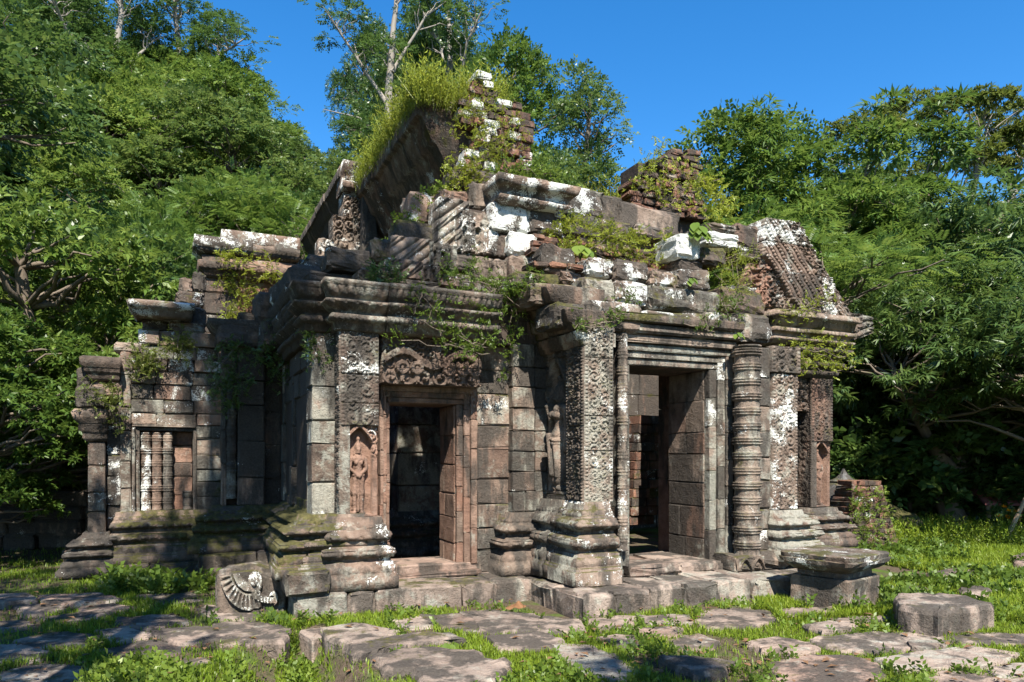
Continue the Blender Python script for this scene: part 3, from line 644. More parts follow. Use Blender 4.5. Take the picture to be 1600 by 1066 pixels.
moulding(ent, 'F', U(1208, vrw - .1), uw1 + .02, vrw, cprof(1285, [545, 542, 541, 537, 536, 530, 528, 523, 522, 519, 518, 508, 507, 503, 502, 498], vrw, [.14, .15, .20, .21, .13, .17, .22, .22, .16, .16, .20, .22, .27, .28, .25, .25]), {5: (.06, .02), 3: (.05, .015)}, mL=.3, mR=1, depth=.5, piece=1, dark=.05, red=.1)
# half pediment of the right wing, four carved courses
ped = solid(T, 'half_pediment', U(1195, vrw + .3), U(1262, vrw + .3), vrw + .14, vrw + .5, Zv(1260, 505, vrw), Zv(1230, 380, vrw))
def ped_course(par, yt, yb, xl_t, xl_b, xr_t, xr_b, v, rake=1.0, seed=0.0, leafx=24, **kw):
    zt_, zb2 = Zv((xl_t + xr_t) / 2, yt, v), Zv((xl_b + xr_b) / 2, yb, v); n = max(8, int((zt_ - zb2) / .008)); m = max(20, int((U(xr_b, v) - U(xl_b, v)) / .008))
    zz_ = np.linspace(zb2, zt_, n); t = np.linspace(0, 1, m); f = (zz_ - zb2) / (zt_ - zb2)
    l = U(xl_b, v) + (U(xl_t, v) - U(xl_b, v)) * f; r = U(xr_b, v) + (U(xr_t, v) - U(xr_b, v)) * f
    # leaf tongues along the raking edge
    r = r + .025 * np.abs(np.sin(zz_ * 14 + seed))
    X = l[:, None] + t[None, :] * (r - l)[:, None]; Z = np.repeat(zz_[:, None], m, 1)
    fromedge = r[:, None] - X; n_ = fromedge * .80; lw_ = abs(U(leafx + 1200, v) - U(1200, v))
    along = Z * .8 - X * rake * .6
    D = np.where(fromedge < lw_, .05 * scrolls(X + Z * .55, Z, -.5, .0, 0, 3, seed) + .015, 0)
    band = ((n_ - lw_) / .062); fr = band - np.floor(band)
    rid = np.where((np.floor(band) % 2) == 0, beads(along, fr * .062 - .031, .055, .026) * .035, (np.abs(fr - .5) < .40) * .030 - .012)
    D = np.where((fromedge >= lw_) & (band < 9), rid + .02, D)
    D = np.where(band >= 9, .055 * scrolls(X, Z, xl_b * 0, .16, 0, 1, seed + 2) - .06, D)
    D = D + .007 * wob(X, Z, .8, seed)
    D = np.maximum(D, -.08) + .045
    return relief(par, 'pediment_stone', 'F', v + rnd.gauss(0, .01), X, Z, D, back=.30, **kw)
vpd = vrw + .02
ped_course(ped, 347, 383, 1192, 1190, 1243, 1262, vpd, seed=.3, lichen=.5, grey=.2, dark=-.2)
ped_course(ped, 384, 428, 1190, 1190, 1262, 1290, vpd, seed=1.3, lichen=.34, red=.2, dark=-.15)
ped_course(ped, 429, 470, 1192, 1200, 1290, 1312, vpd, seed=2.1, lichen=.36, red=.1)
ped_course(ped, 471, 515, 1205, 1222, 1312, 1334, vpd, seed=3.0, lichen=.34, red=.05)
# rearing end of the pediment at the right (naga heads)
X, Z = grid(U(1288, vpd), U(1352, vpd), Zv(1320, 540, vpd), Zv(1320, 495, vpd), .007); xr_ = (X - X.min()) / (X.max() - X.min()); zr_ = (Z - Z.min()) / (Z.max() - Z.min())
X2 = X; Z2 = Z + .10 * xr_ ** 2; D = .05 * np.abs(np.sin((zr_ * 3.2 - xr_ * 1.4) * 3.14)) ** .7 + .03 * scrolls(X, Z, X.min(), X.max(), Z.min(), 5, .2) * (xr_ > .5) - .02 + .09 * xr_
Zc = (Z2 - Z2.mean()) * (1 - .45 * xr_ ** 3) + Z2.mean() + .03 * xr_
relief(ped, 'naga_end', 'F', vpd - .02, X2, Zc, D, back=.25, lichen=.24, grey=.2)
X, Z = grid(U(1172, vpd), U(1212, vpd), Zv(1200, 478, vpd), Zv(1200, 415, vpd), .007)
D = .09 * scrolls(X, Z, X.min(), X.max(), Z.min(), 2, .5)
for dx, dz, s_ in ((-.02, .18, .26), (.05, .02, .24), (-.1, .02, .22)):
    fg = figure_height(X, Z, X.mean() + dx, Z.min() + dz, s_, GUARD); D = np.where(fg > -1, np.maximum(D, fg + .06), D)
relief(ped, 'carved_figure', 'F', vpd + .05, X, Z, D, back=.2, red=.7, dark=-.3, moss=-.5, lichen=-.4)
X, Z = grid(U(1205, vpd), U(1258, vpd), Zv(1230, 500, vpd), Zv(1230, 455, vpd), .007); D = -.04 + 0 * X
for dx, s_ in ((-.16, .30), (.02, .22), (.16, .17)):
    fg = figure_height(X, Z, X.mean() + dx, Z.min(), s_, GUARD); D = np.where(fg > -1, np.maximum(D, fg + .05), D)
relief(ped, 'carved_figure', 'F', vpd + .03, X, Z, D, back=.2, red=.5, dark=-.2, moss=.1)
pb_ = lambda *a, **k: PB(rb, *a, **k)
rb = solid(T, 'porch_roof_ruin', U3 + .3, 6.1, .35, .8, 2.75, 3.15)
# ---- tumbled courses above the porch, from the lintel upwards, each course set further back
def blk(x0, y0, x1, y1, v, d=.5, nm='roof_block', **kw):
    kw['lichen'] = kw.get('lichen', .0) * 1.1 + .07; kw['moss'] = kw.get('moss', 0) + .08; return PB(rb, nm, x0, y0, x1, y1, v, d, **vary(kw))
def under(px0, k):            # cuts the lower left corner away
    return lambda P: np.stack([0 * P[:, 0], np.where(P[:, 2] < 0, k, 0) * (P[:, 0] < 0), 0 * P[:, 0]], -1)
blk(918, 470, 1006, 516, -.42, .6, lichen=.45, moss=.1, grey=.2); blk(868, 472, 920, 512, -.36, .5, moss=.35, dark=.2)
blk(1006, 487, 1112, 528, -.36, .6, lichen=.24, moss=.05, grey=.3, slant=under(0, .25)); blk(1110, 488, 1152, 530, -.38, .5, lichen=.2, grey=.3)
blk(1150, 490, 1206, 535, -.36, .5, moss=.2, grey=.3)
blk(1018, 450, 1126, 487, -.22, .6, lichen=.36, moss=.0, grey=.2); blk(1126, 452, 1196, 490, -.1, .6, moss=.4, dark=.15)
blk(912, 432, 962, 474, -.22, .6, lichen=.2, grey=.35); blk(962, 440, 1016, 476, -.22, .6, lichen=.12, grey=.25)
blk(832, 442, 914, 478, -.10, .6, moss=.45, dark=.15); blk(806, 425, 876, 452, .1, .5, moss=.45, dark=.2); blk(876, 425, 912, 445, .05, .5, moss=.2)
blk(1018, 425, 1060, 452, .02, .6, lichen=.2, moss=.1); blk(1058, 420, 1112, 452, .02, .6, lichen=.28, grey=.1)
blk(918, 402, 962, 432, .12, .5, lichen=.45, moss=.1); blk(960, 406, 1016, 440, .12, .5, dark=.2, moss=.1)
blk(850, 384, 902, 432, .3, .5, dark=.3, moss=.1); blk(1058, 366, 1096, 404, .15, .5, lichen=.7, dark=-.3); blk(1096, 386, 1138, 414, .15, .5, lichen=.3, moss=.3)
blk(1062, 404, 1100, 424, .2, .5, red=.3); blk(1140, 446, 1186, 474, .1, .4, dark=.3); blk(1150, 350, 1194, 386, .4, .5, dark=.2, moss=.1)
# ridged stones left of the half pediment
for k in range(3): blk(1106, 350 + 12 * k, 1152, 362 + 12 * k, .32 - .03 * k, .5, 'ridged_stone', lichen=.42, c=.05)
for k in range(2): blk(1156, 386 + 10 * k, 1192, 396 + 10 * k, .36 - .03 * k, .4, 'ridged_stone', lichen=.1, c=.05)
# bricks exposed behind the blocks
br = solid(T, 'brick_core', U(905, 1.3), U(1060, 1.3), .95, 1.5, 3.0, Zv(980, 372, 1.3) - .15)
def brick_rows(par, x0, x1, y0, y1, v0, v1, n, sl=.26, wig=.03, **kw):
    for k in range(n):
        t = k / max(1, n - 1); v = v0 + (v1 - v0) * t; yb_ = y1 + (y0 - y1) * k / n; yt_ = y1 + (y0 - y1) * (k + 1) / n; xm = (x0 + x1) / 2
        za, zb3 = Zv(xm, yb_, v), Zv(xm, yt_, v); xs = split(U(x0, v) + rnd.uniform(-.1, .1), U(x1, v) + rnd.uniform(-.1, .1), sl, .3)
        for a, b in zip(xs, xs[1:]):
            if rnd.random() < .93: stone(par, 'brick', a, b, v + rnd.uniform(-wig, wig), v + .4, za, zb3, .014, .006, M_BRICK, tilt=.02, **vary(kw))
brick_rows(br, 840, 1062, 372, 428, .25, .95, 6, .26, .05, moss=.22, red=.1)
# upper slabs
blk(884, 292, 944, 338, 1.0, .6, lichen=.52, dark=.05); blk(940, 304, 974, 352, 1.0, .6, dark=.25, lichen=.05); blk(882, 334, 942, 372, .9, .6, dark=.2, moss=.15)
blk(966, 322, 1064, 366, .95, .6, dark=.25, moss=.15); blk(992, 352, 1042, 374, .8, .5, dark=.15, moss=.1); blk(940, 345, 990, 375, .88, .4, moss=.2, dark=.2)
# lichen white pier with its capital
wp = solid(T, 'upper_pier', U(786, .9), U(876, .9), .98, 1.5, 3.2, Zv(830, 300, 1.0))
def wblk(x0, y0, x1, y1, v, d=.45, **kw):
    kw['lichen'] = kw.get('lichen', 0) * 1.15; return PB(wp, 'wall_stone', x0, y0, x1, y1, v, d, **vary(kw))
wblk(768, 318, 828, 362, .86, lichen=.55, dark=-.2); wblk(828, 322, 882, 366, .86, lichen=.42, dark=-.1); wblk(797, 362, 840, 400, .74, lichen=.75, dark=-.2); wblk(778, 364, 798, 404, .9, red=.5)
wblk(798, 400, 842, 437, .70, grey=.5, lichen=.05); wblk(786, 436, 838, 474, .62, grey=.4, lichen=.1); wblk(772, 404, 800, 440, .8, lichen=.2)
wblk(868, 318, 884, 340, .8, lichen=.5)
for (x0, x1) in ((786, 829), (830, 882)):
    moulding(wp, 'F', U(x0, .8), U(x1, .8), .84, cprof(830, [326, 322, 316, 312, 304, 300, 290, 284], .84, [.02, .10, .12, .05, .12, .20, .24, .10]), {1: (.045, .012), 4: (.22, .03)}, mL=.6, mR=.6, depth=.4, piece=1.5, name='capital', lichen=.66, dark=-.25)
# carved panels around the upper pier
panel(wp, 'F', .80, U(776, .8), U(798, .8), Zv(786, 478, .8), Zv(786, 440, .8), cols=1, depth=.03, lichen=.1)
# raking pediment fragments of the left wing
lp = solid(T, 'pediment_fragment', U(700, 1.1), U(770, 1.1), 1.05, 1.5, 3.4, Zv(740, 330, 1.1))
def rake_piece(x0, y0, x1, y1, v, n=5, right=True, fig=None, **kw):
    u0, u1 = U(x0, v), U(x1, v); xm = (x0 + x1) / 2; zA, zB = Zv(xm, y1, v), Zv(xm, y0, v); X, Z = grid(u0, u1, zA, zB, .0075)
    q = (X - u0) * .62 + (zB - Z) * .78; D = .05 * np.abs(np.sin(q * math.pi / .105)) ** .6 + .012 * wob(X, Z, 3) ; D = np.where(np.floor(q / .105) % 2 == 0, D * (.55 + .45 * np.abs(np.sin((X - Z) * 40))), D)
    if fig:
        fx, fs = fig; w = u1 - u0; D = np.where(X > u0 + fx * w, -.05 + .02 * wob(X, Z, 4), D)
        for k in (0, 1):
            fg = figure_height(X, Z, u0 + (fx + .2 + .32 * k) * w, zA + .04 - .10 * (zB - zA), (zB - zA) * fs, GUARD); D = np.where(fg > -1, np.maximum(D, fg * 1.2 + .0), D)
    D += .01 * wob(X, Z, .7, x0)
    return relief(lp, 'carved_block', 'F', v, X, Z, D, back=.4, **kw)
rake_piece(685, 312, 732, 402, 1.05, lichen=.38, grey=.3); rake_piece(714, 330, 780, 395, .95, fig=(.12, 1.0), lichen=.4, grey=.3)
rake_piece(612, 372, 672, 412, .75, lichen=.20, dark=-.2); rake_piece(672, 380, 716, 418, .68, fig=(.1, 1.0), grey=.4, lichen=.05)
rake_piece(604, 406, 648, 434, .62, lichen=.28, dark=-.2); rake_piece(648, 412, 690, 440, .62, fig=(.3, 1.0), lichen=.15)
def lblk(x0, y0, x1, y1, v, d=.45, **kw): return PB(lp, 'fallen_block', x0, y0, x1, y1, v, d, **vary(kw))
lblk(752, 352, 782, 400, .92, lichen=.6); lblk(690, 398, 776, 424, .95, dark=.3, moss=.1); lblk(740, 418, 782, 478, .78, lichen=.15, moss=.1); lblk(690, 425, 742, 452, .8, moss=.3, red=.1); lblk(600, 436, 690, 450, .55, grey=.1, dark=.2)
lblk(512, 388, 582, 424, .9, dark=.5, lichen=.12); lblk(582, 372, 616, 408, .85, moss=.3, lichen=.15); lblk(480, 424, 560, 448, 1.0, grey=.2, lichen=.1); lblk(560, 418, 608, 446, .55, moss=.2, dark=.2)
lblk(640, 300, 690, 350, 1.5, moss=.3, red=.2); lblk(618, 345, 686, 385, 1.3, dark=.2, moss=.2); lblk(690, 296, 732, 318, 1.2, red=.5, lichen=.1); lblk(735, 285, 786, 330, 1.15, lichen=.35, moss=.1)
lblk(706, 262, 780, 296, 1.35, lichen=.2, moss=.2)
# overhanging eaves on the left of the porch
ev = solid(T, 'porch_eaves', U3 + .1, U3 + .4, -.1, .5, zpt + .02, zpt + .5)
for k, (ya, yb2, out, vf) in enumerate(((538, 516, .10, -.48), (514, 482, .22, -.46), (480, 440, .36, -.25))):
    za, zb3 = Zv(905, ya, VP1), Zv(905, yb2, VP1)
    moulding(ev, 'L', -.55, -vf, U3, [(za, out * .55), (za + .3 * (zb3 - za), out * .6), (za + .34 * (zb3 - za), out * .85), (zb3 - .1 * (zb3 - za), out), (zb3, out * .97)], {3: (.12, .02)}, depth=.4, piece=.55, name='eaves_stone', moss=.25, dark=.15, grey=.1)
# ---- nave roof: overhanging side cornices that run back, and the broken brick gable
nv = solid(T, 'nave_roof', 3.0, 3.6, 2.3, 6.3, 3.0, 5.9)
ROOF = lambda z0, z1, o: [(z0, .02), (z0 + .15 * (z1 - z0), .10 * o), (z0 + .17 * (z1 - z0), .22 * o), (z0 + .34 * (z1 - z0), .36 * o), (z0 + .36 * (z1 - z0), .46 * o), (z0 + .58 * (z1 - z0), .66 * o), (z0 + .60 * (z1 - z0), .74 * o), (z0 + .82 * (z1 - z0), .90 * o), (z0 + .85 * (z1 - z0), o), (z1, o * 1.02), (z1 + .03, o * .9)]
RO = {3: (.11, .04), 7: (.14, .04)}
moulding(nv, 'L', -6.3, -2.25, 2.78, ROOF(5.15, 6.58, .85), {3: (.16, .03), 7: (.2, .03)}, mR=0, depth=.5, piece=.62, name='roof_stone', vs=.03, dark=-.1, moss=.1, red=.15)
wall_L(nv, 2.2, 6.3, 3.6, 5.2, 2.80, .4, .40, .8, dark=.25, moss=.25)
moulding(nv, 'L', -2.9, -1.55, 2.55, ROOF(4.75, 5.25, .35), {3: (.11, .02)}, depth=.5, piece=.8, name='roof_stone', dark=.1, moss=.25)
solid(nv, 'roof_core', 2.3, 3.5, 2.3, 6.2, 6.5, 6.58)
rv = solid(T, 'rear_nave_roof', 2.3, 3.4, 6.0, 10.4, 3.5, 6.2)
moulding(rv, 'L', -10.4, -5.95, 2.05, ROOF(6.0, 6.85, .45), RO, depth=.5, piece=1.0, name='roof_stone', vs=.03, dark=.25)
wall_L(rv, 5.95, 10.4, 3.6, 6.05, 2.07, .4, .45, .9, dark=.2)
solid(rv, 'roof_core', 1.7, 3.2, 6.0, 10.3, 6.8, 6.86)
moulding(rv, 'F', U(533, 5.9), U(572, 5.9), 5.92, cprof(550, [302, 298, 290, 284, 276, 268, 258], 5.9, [.03, .14, .16, .06, .14, .2, .2]), {1: (.1, .02)}, depth=.4, piece=2, name='capital', lichen=.4)
for (y0, y1, xa, xb) in ((302, 340, 536, 572), (340, 378, 520, 572), (378, 420, 498, 572)):
    u0, u1 = U(xa, 5.92), U(xb, 5.92); X, Z = grid(u0, u1, Zv(545, y1, 5.92), Zv(545, y0, 5.92), .012)
    D = .07 * scrolls(X, Z, u0, u1, Z.min(), 3, y0 * .1); relief(rv, 'carved_block', 'F', 5.92, X, Z, D, back=.4, lichen=.34, dark=-.1)
PB(rv, 'wall_stone', 565, 290, 590, 400, 5.7, .5, dark=.4)
# upper course of the left flank; dark adds tree shade to the algae colour
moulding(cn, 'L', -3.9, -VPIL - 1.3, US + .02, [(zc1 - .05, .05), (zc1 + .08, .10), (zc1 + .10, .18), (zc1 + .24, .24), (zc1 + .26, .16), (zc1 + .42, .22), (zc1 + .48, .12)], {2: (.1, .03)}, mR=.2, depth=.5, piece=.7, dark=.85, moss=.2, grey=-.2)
# brick gable
bg = solid(T, 'brick_gable', U(745, 2.1), U(822, 2.1), 2.15, 2.8, 3.2, Zv(780, 180, 2.1))
gr_ = [(268, 254, 722, 826), (254, 241, 726, 832), (241, 228, 738, 832), (228, 215, 742, 831), (215, 202, 750, 832), (202, 190, 722, 833), (190, 178, 718, 833), (178, 166, 716, 829), (166, 154, 728, 815), (154, 142, 734, 782), (142, 130, 740, 772), (130, 118, 743, 766)]
for (yb_, yt_, x0, x1) in gr_:
    v = 2.0; za, zb3 = Zv(780, yb_, v), Zv(780, yt_, v); xs = split(U(x0, v), U(x1, v), .20, .35)
    for i, (a, b) in enumerate(zip(xs, xs[1:])):
        wht = rnd.random() < .26
        stone(bg, 'brick', a, b, v + rnd.uniform(-.05, .05), v + .45, za, zb3, .014, .006, M_BRICK, tilt=.02, **vary(dict(lichen=.75 if wht else -.2, moss=.05, dark=-.2 if wht else .05)))
    xs = split(1.98, 2.8, .24)
    if yb_ > 165:
        for a, b in zip(xs, xs[1:]): stone(bg, 'brick', U(x1, v) - .25, U(x1, v) + rnd.uniform(-.03, .03), a + .02, b, za, zb3, .014, .006, M_BRICK, **vary(dict(lichen=.1)))
# remains of the matching gable at the right
bs = solid(T, 'brick_stack', U(1000, 2.05), U(1090, 2.05), 2.1, 2.6, 3.2, Zv(1050, 262, 2.05))
for k, (x0, x1) in enumerate(((985, 1108), (990, 1100), (985, 1098), (1000, 1085), (992, 1095), (1005, 1092), (1020, 1100), (1012, 1092), (1044, 1098), (1046, 1090), (1052, 1092))):
    yb_ = 335 - k * 9.6; v = 1.9 + .012 * k; za, zb3 = Zv(1050, yb_, v), Zv(1050, yb_ - 9.6, v); xs = split(U(x0, v), U(x1, v), .26, .35)
    for a, b in zip(xs, xs[1:]): stone(bs, 'brick', a, b, v + rnd.uniform(-.07, .07), v + .5, za, zb3, .018, .008, M_BRICK, tilt=.03, **vary(dict(moss=.1, dark=.1, red=.1)))
# ---- inside: broken cross walls that the doorways show
iw = solid(T, 'inner_wall', U(1050, 3.9), 8.5, 4.0, 4.15, 0, 4.5)
for k in range(12):
    z0_ = .2 + k * .19; uL = U(985, 5.2) + .02 * k; uR = U(1022, 5.2) + .05 * k + .12 * (k % 2)
    xs = split(uL, uR, .34)
    for a, b in zip(xs, xs[1:]): stone(iw, 'brick', a, b, 5.2 + rnd.gauss(0, .02), 5.7, z0_, z0_ + .19, .016, .006, M_BRICK, **vary(dict(moss=.25, dark=.1)))
wall_F(iw, U(622, 3.1), U(690, 3.1), .75, 3.0, 3.1, .5, .42, .5, grey=.35, red=.1, dark=-.1)
wall_F(iw, U(560, 4.2), U(780, 4.2), .2, 3.2, 4.2, .4, .4, .6, dark=.3)
moulding(iw, 'F', U(620, 3.1), U(694, 3.1), 3.1, base_prof(.15, .8, .25), BO, mL=1, mR=1, depth=.3, piece=1, name='base_stone', dark=.2)
wall_L(iw, 1.2, 4.2, .2, 3.0, 3.35, .3, .4, .6, dark=.25)
solid(iw, 'wall_core', 3.42, 3.6, 1.1, 4.1, 0, 3.3); solid(iw, 'wall_core', 7.3, 7.5, .8, 3.9, 0, 2.6)
wall_F(iw, U(1046, 3.9), 8.6, .2, 4.6, 3.9, .3, .4, .6, dark=.3)
wall_F(iw, 5.4, 10.6, .0, 5.6, 6.4, .3, .5, 1.0, dark=.4, moss=.1)

# ---- side porch in the shade, left of the wing
vs_ = 3.75
sp = solid(T, 'side_porch', U(352, vs_), US + .3, vs_ + .25, vs_ + 1.6, 0, Zv(390, 535, vs_))
pz0, pz1 = Zv(392, 790, vs_), Zv(392, 540, vs_)
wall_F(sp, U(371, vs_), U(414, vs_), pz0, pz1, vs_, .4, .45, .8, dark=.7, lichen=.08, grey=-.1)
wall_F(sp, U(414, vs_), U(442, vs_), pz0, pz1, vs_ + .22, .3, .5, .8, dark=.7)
lathe(sp, 'colonnette', U(361, vs_), vs_ + .08, turned(pz0 + .1, pz1 - .1, .08, 8), seg=16, grey=.3)
wall_F(sp, U(346, vs_), U(354, vs_), pz0, pz1, vs_ + .02, .3, .6, .8, grey=.3, dark=.1)
moulding(sp, 'F', U(340, vs_), U(445, vs_), vs_, base_prof(.28, pz0, .40), BO, mL=1, depth=.3, piece=.8, name='base_stone', moss=.45, dark=.25)
moulding(sp, 'L', -5.4, -vs_, U(342, vs_), base_prof(.28, pz0, .30), BO, mR=.6, depth=.3, piece=.8, name='base_stone', moss=.45, dark=.25)
for a, b in pairs(U(312, vs_ - .5), US, .6): stone(sp, 'plinth_stone', a, b, vs_ - .55, vs_ + .3, -.05, .30, .03, .01, lat=LAT4, **vary(dict(dark=.3, moss=.2)))
moulding(sp, 'F', U(352, vs_), U(445, vs_), vs_, cprof(392, [545, 541, 532, 528, 516, 505], vs_, [.03, .1, .12, .06, .18, .24]), {1: (.1, .02)}, mL=1, depth=.5, piece=.7, dark=.3, moss=.2)
def sblk(x0, y0, x1, y1, v, d=.6, **kw): kw['dark'] = kw.get('dark', 0) + .4; return PB(sp, 'roof_block', x0, y0, x1, y1, v, d, **vary(kw))  # extra dark: algae, with the tree shade over these blocks coloured in
sblk(340, 504, 408, 540, vs_ - .2, lichen=.12, dark=.3); sblk(372, 488, 416, 508, vs_ + .1, lichen=.2, dark=.3); sblk(400, 455, 446, 500, vs_ - .2, lichen=.15, dark=.25, grey=.1); sblk(408, 500, 470, 545, vs_ - .6, dark=.4, moss=.1)
sblk(430, 436, 470, 470, 2.9, lichen=.25, grey=.2); sblk(446, 430, 500, 470, 2.2, dark=.3, moss=.2); sblk(466, 424, 520, 446, 1.6, grey=.2, lichen=.1); sblk(470, 460, 500, 490, 2.0, dark=.35, moss=.1); sblk(440, 486, 480, 515, 2.6, dark=.3, moss=.2)
sblk(478, 398, 520, 426, 2.2, lichen=.2, moss=.1); sblk(468, 402, 492, 428, 2.8, lichen=.3)

# ---- rear left pavilion with its blind window
vp = 4.15
pa = solid(T, 'rear_pavilion', U(190, vp), U(318, vp), vp + .3, vp + 2.2, 0, Zv(250, 545, vp))
zA = Zv(250, 800, vp)
wall_F(pa, U(187, vp), U(205, vp), zA, Zv(250, 545, vp), vp, .4, .4, .5, grey=.3, lichen=.12)
wall_F(pa, U(205, vp), U(352, vp), Zv(255, 664, vp), Zv(255, 560, vp), vp, .4, .2, .42, proud=.02, lichen=.24, red=.2, grey=.2)
wall_F(pa, U(215, vp), U(345, vp), Zv(255, 560, vp), Zv(255, 515, vp), vp + .05, .4, .22, .42, proud=.04, lichen=.2, red=.15)
wall_F(pa, U(302, vp), U(352, vp), zA, Zv(255, 664, vp), vp, .4, .22, .3, grey=.45, lichen=.15)
bw = solid(T, 'blind_window', U(222, vp), U(298, vp), vp + .24, vp + .3, zA, Zv(255, 675, vp))
wall_F(bw, U(219, vp), U(301, vp), zA, Zv(255, 674, vp), vp + .18, .2, .22, .38, name='infill_stone', red=.75, dark=-.3, grey=-.2)
for i, px in enumerate((228, 245, 262)): lathe(bw, 'baluster', U(px, vp), vp + .075, turned(zA + .02, Zv(255, 676, vp), .066, 6), seg=16, **vary(dict(lichen=.12, red=.1, dark=-.1)))
lathe(bw, 'baluster', U(293, vp), vp + .075, turned(zA + .02, Zv(255, 768, vp), .066, 2), seg=16, grey=.2)
for i in range(2):
    stone(bw, 'window_frame', U(206 + 6 * i, vp), U(212 + 6 * i, vp), vp - .05 + .04 * i, vp + .2, zA, Zv(255, 668, vp), .012, .004, grey=.3, lichen=.25)
    stone(bw, 'window_frame', U(206 + 6 * i, vp), U(306 - 3 * i, vp), vp - .05 + .04 * i, vp + .2, Zv(255, 674, vp) + .05 - .05 * i, Zv(255, 674, vp) + .10 - .05 * i, .012, .004, lichen=.2)
stone(bw, 'window_frame', U(301, vp), U(307, vp), vp - .03, vp + .2, zA, Zv(255, 672, vp), .012, .004, grey=.3)
moulding(pa, 'F', U(183, vp), U(325, vp), vp, base_prof(.12, zA + .02, .36), BO, mL=.3, depth=.3, piece=1.0, name='base_stone', moss=.40, dark=.2)
for a, b in pairs(U(160, vp - .45), U(330, vp - .45), .8): stone(pa, 'plinth_stone', a, b, vp - .46, vp + .1, -.08, .14, .03, .01, **vary(dict(dark=.2, moss=.1)))
vq = vp - .12
pp = solid(T, 'pilaster', U(139, vq), U(164, vq), vq + .05, vq + .5, 0, Zv(150, 600, vq))
wall_F(pp, U(137, vq), U(165, vq), Zv(150, 835, vq), Zv(150, 690, vq), vq, .4, .33, .6, dark=.15, lichen=.10, grey=.1)
wall_F(pp, U(165, vq), U(188, vq), Zv(150, 830, vq), Zv(150, 620, vq), vq + .12, .4, .35, .6, dark=.35, lichen=.30)
moulding(pp, 'F', U(137, vq), U(166, vq), vq, cprof(150, [690, 684, 676, 672, 662, 656, 646, 640], vq, [.02, .06, .05, .10, .10, .15, .18, .14]), {}, mL=1, mR=.2, depth=.4, piece=1, name='capital', red=.1)
moulding(pp, 'F', U(137, vq), U(168, vq), vq, base_prof(.0, Zv(150, 832, vq), .34), BO, mL=1, mR=.3, depth=.3, piece=1, name='base_stone', dark=.3)
def ablk(x0, y0, x1, y1, v, d=.5, **kw): return PB(pa, 'wall_stone', x0, y0, x1, y1, v, d, **vary(kw))
ablk(116, 604, 164, 640, vq - .12, lichen=.2, dark=.1); ablk(118, 572, 142, 606, vq, lichen=.1, dark=.2, c=.08); ablk(142, 596, 190, 622, vq, lichen=.25); ablk(158, 560, 188, 600, vq + .1, red=.3); ablk(180, 535, 222, 552, vp, lichen=.2); ablk(186, 552, 232, 580, vp, lichen=.25)
moulding(pa, 'F', U(144, vq), U(186, vq), vq, cprof(160, [594, 590, 584, 580, 574, 570, 560, 557], vq, [.02, .05, .05, .09, .1, .14, .14, .1]), {2: (.06, .01)}, mL=1, mR=.2, depth=.4, piece=1, name='cornice_stone', red=.2)
moulding(pa, 'F', U(214, vp), U(298, vp), vp - .1, cprof(255, [498, 494, 488, 484, 478, 474], vp - .1, [.02, .08, .10, .16, .2, .15]), {2: (.06, .012)}, mL=.6, mR=.3, depth=.5, piece=2, name='cornice_stone', dark=.1, lichen=.05)
ablk(222, 500, 262, 516, vp + .2, dark=.2, lichen=.1); ablk(264, 500, 320, 520, vp + .1, red=.2, lichen=.1); ablk(296, 478, 322, 512, vp + .1, red=.25); ablk(274, 455, 320, 478, vp + .4, lichen=.2); ablk(280, 432, 300, 456, vp + .5, lichen=.3, c=.08); ablk(300, 425, 322, 456, vp + .6, lichen=.3)
# tall block behind
vt = 6.5
tb = solid(T, 'transept', U(322, vt), U(462, vt), vt + .3, vt + 3, 0, Zv(380, 400, vt))
wall_F(tb, U(319, vt), U(372, vt), Zv(380, 620, vt), Zv(380, 424, vt), vt, .4, .36, .75, red=.25, dark=-.2, lichen=-.1, grey=-.1, proud=.006)
wall_F(tb, U(372, vt), U(462, vt), Zv(380, 620, vt), Zv(380, 424, vt), vt + .03, .4, .6, 1.4, red=.75, dark=-.3, lichen=-.2, grey=-.2, proud=.004)
moulding(tb, 'F', U(326, vt), U(466, vt), vt, cprof(380, [440, 436, 430, 426, 418, 414, 408, 404], vt, [.02, .08, .10, .16, .18, .10, .12, .04]), {2: (.09, .02), 4: (.09, .02)}, mL=1, depth=.5, piece=1.1, name='cornice_stone', vs=.03, red=.2, lichen=-.05, moss=.1)
moulding(tb, 'F', U(326, vt), U(466, vt), vt, cprof(380, [404, 401, 396, 393, 388, 380], vt, [.08, .18, .2, .26, .24, .24]), {1: (.08, .02)}, mL=1, depth=.6, piece=1.0, name='cornice_stone', vs=.03, dark=.05, lichen=.24)
moulding(tb, 'F', U(345, vt), U(466, vt), vt - .18, cprof(400, [384, 383, 366, 365], vt - .18, [.05, .06, .06, .05]), {}, depth=.4, piece=1.6, name='cornice_stone', vs=.05, lichen=.42, dark=-.2)
PB(tb, 'roof_block', 350, 362, 362, 372, vt, .4, red=.2)
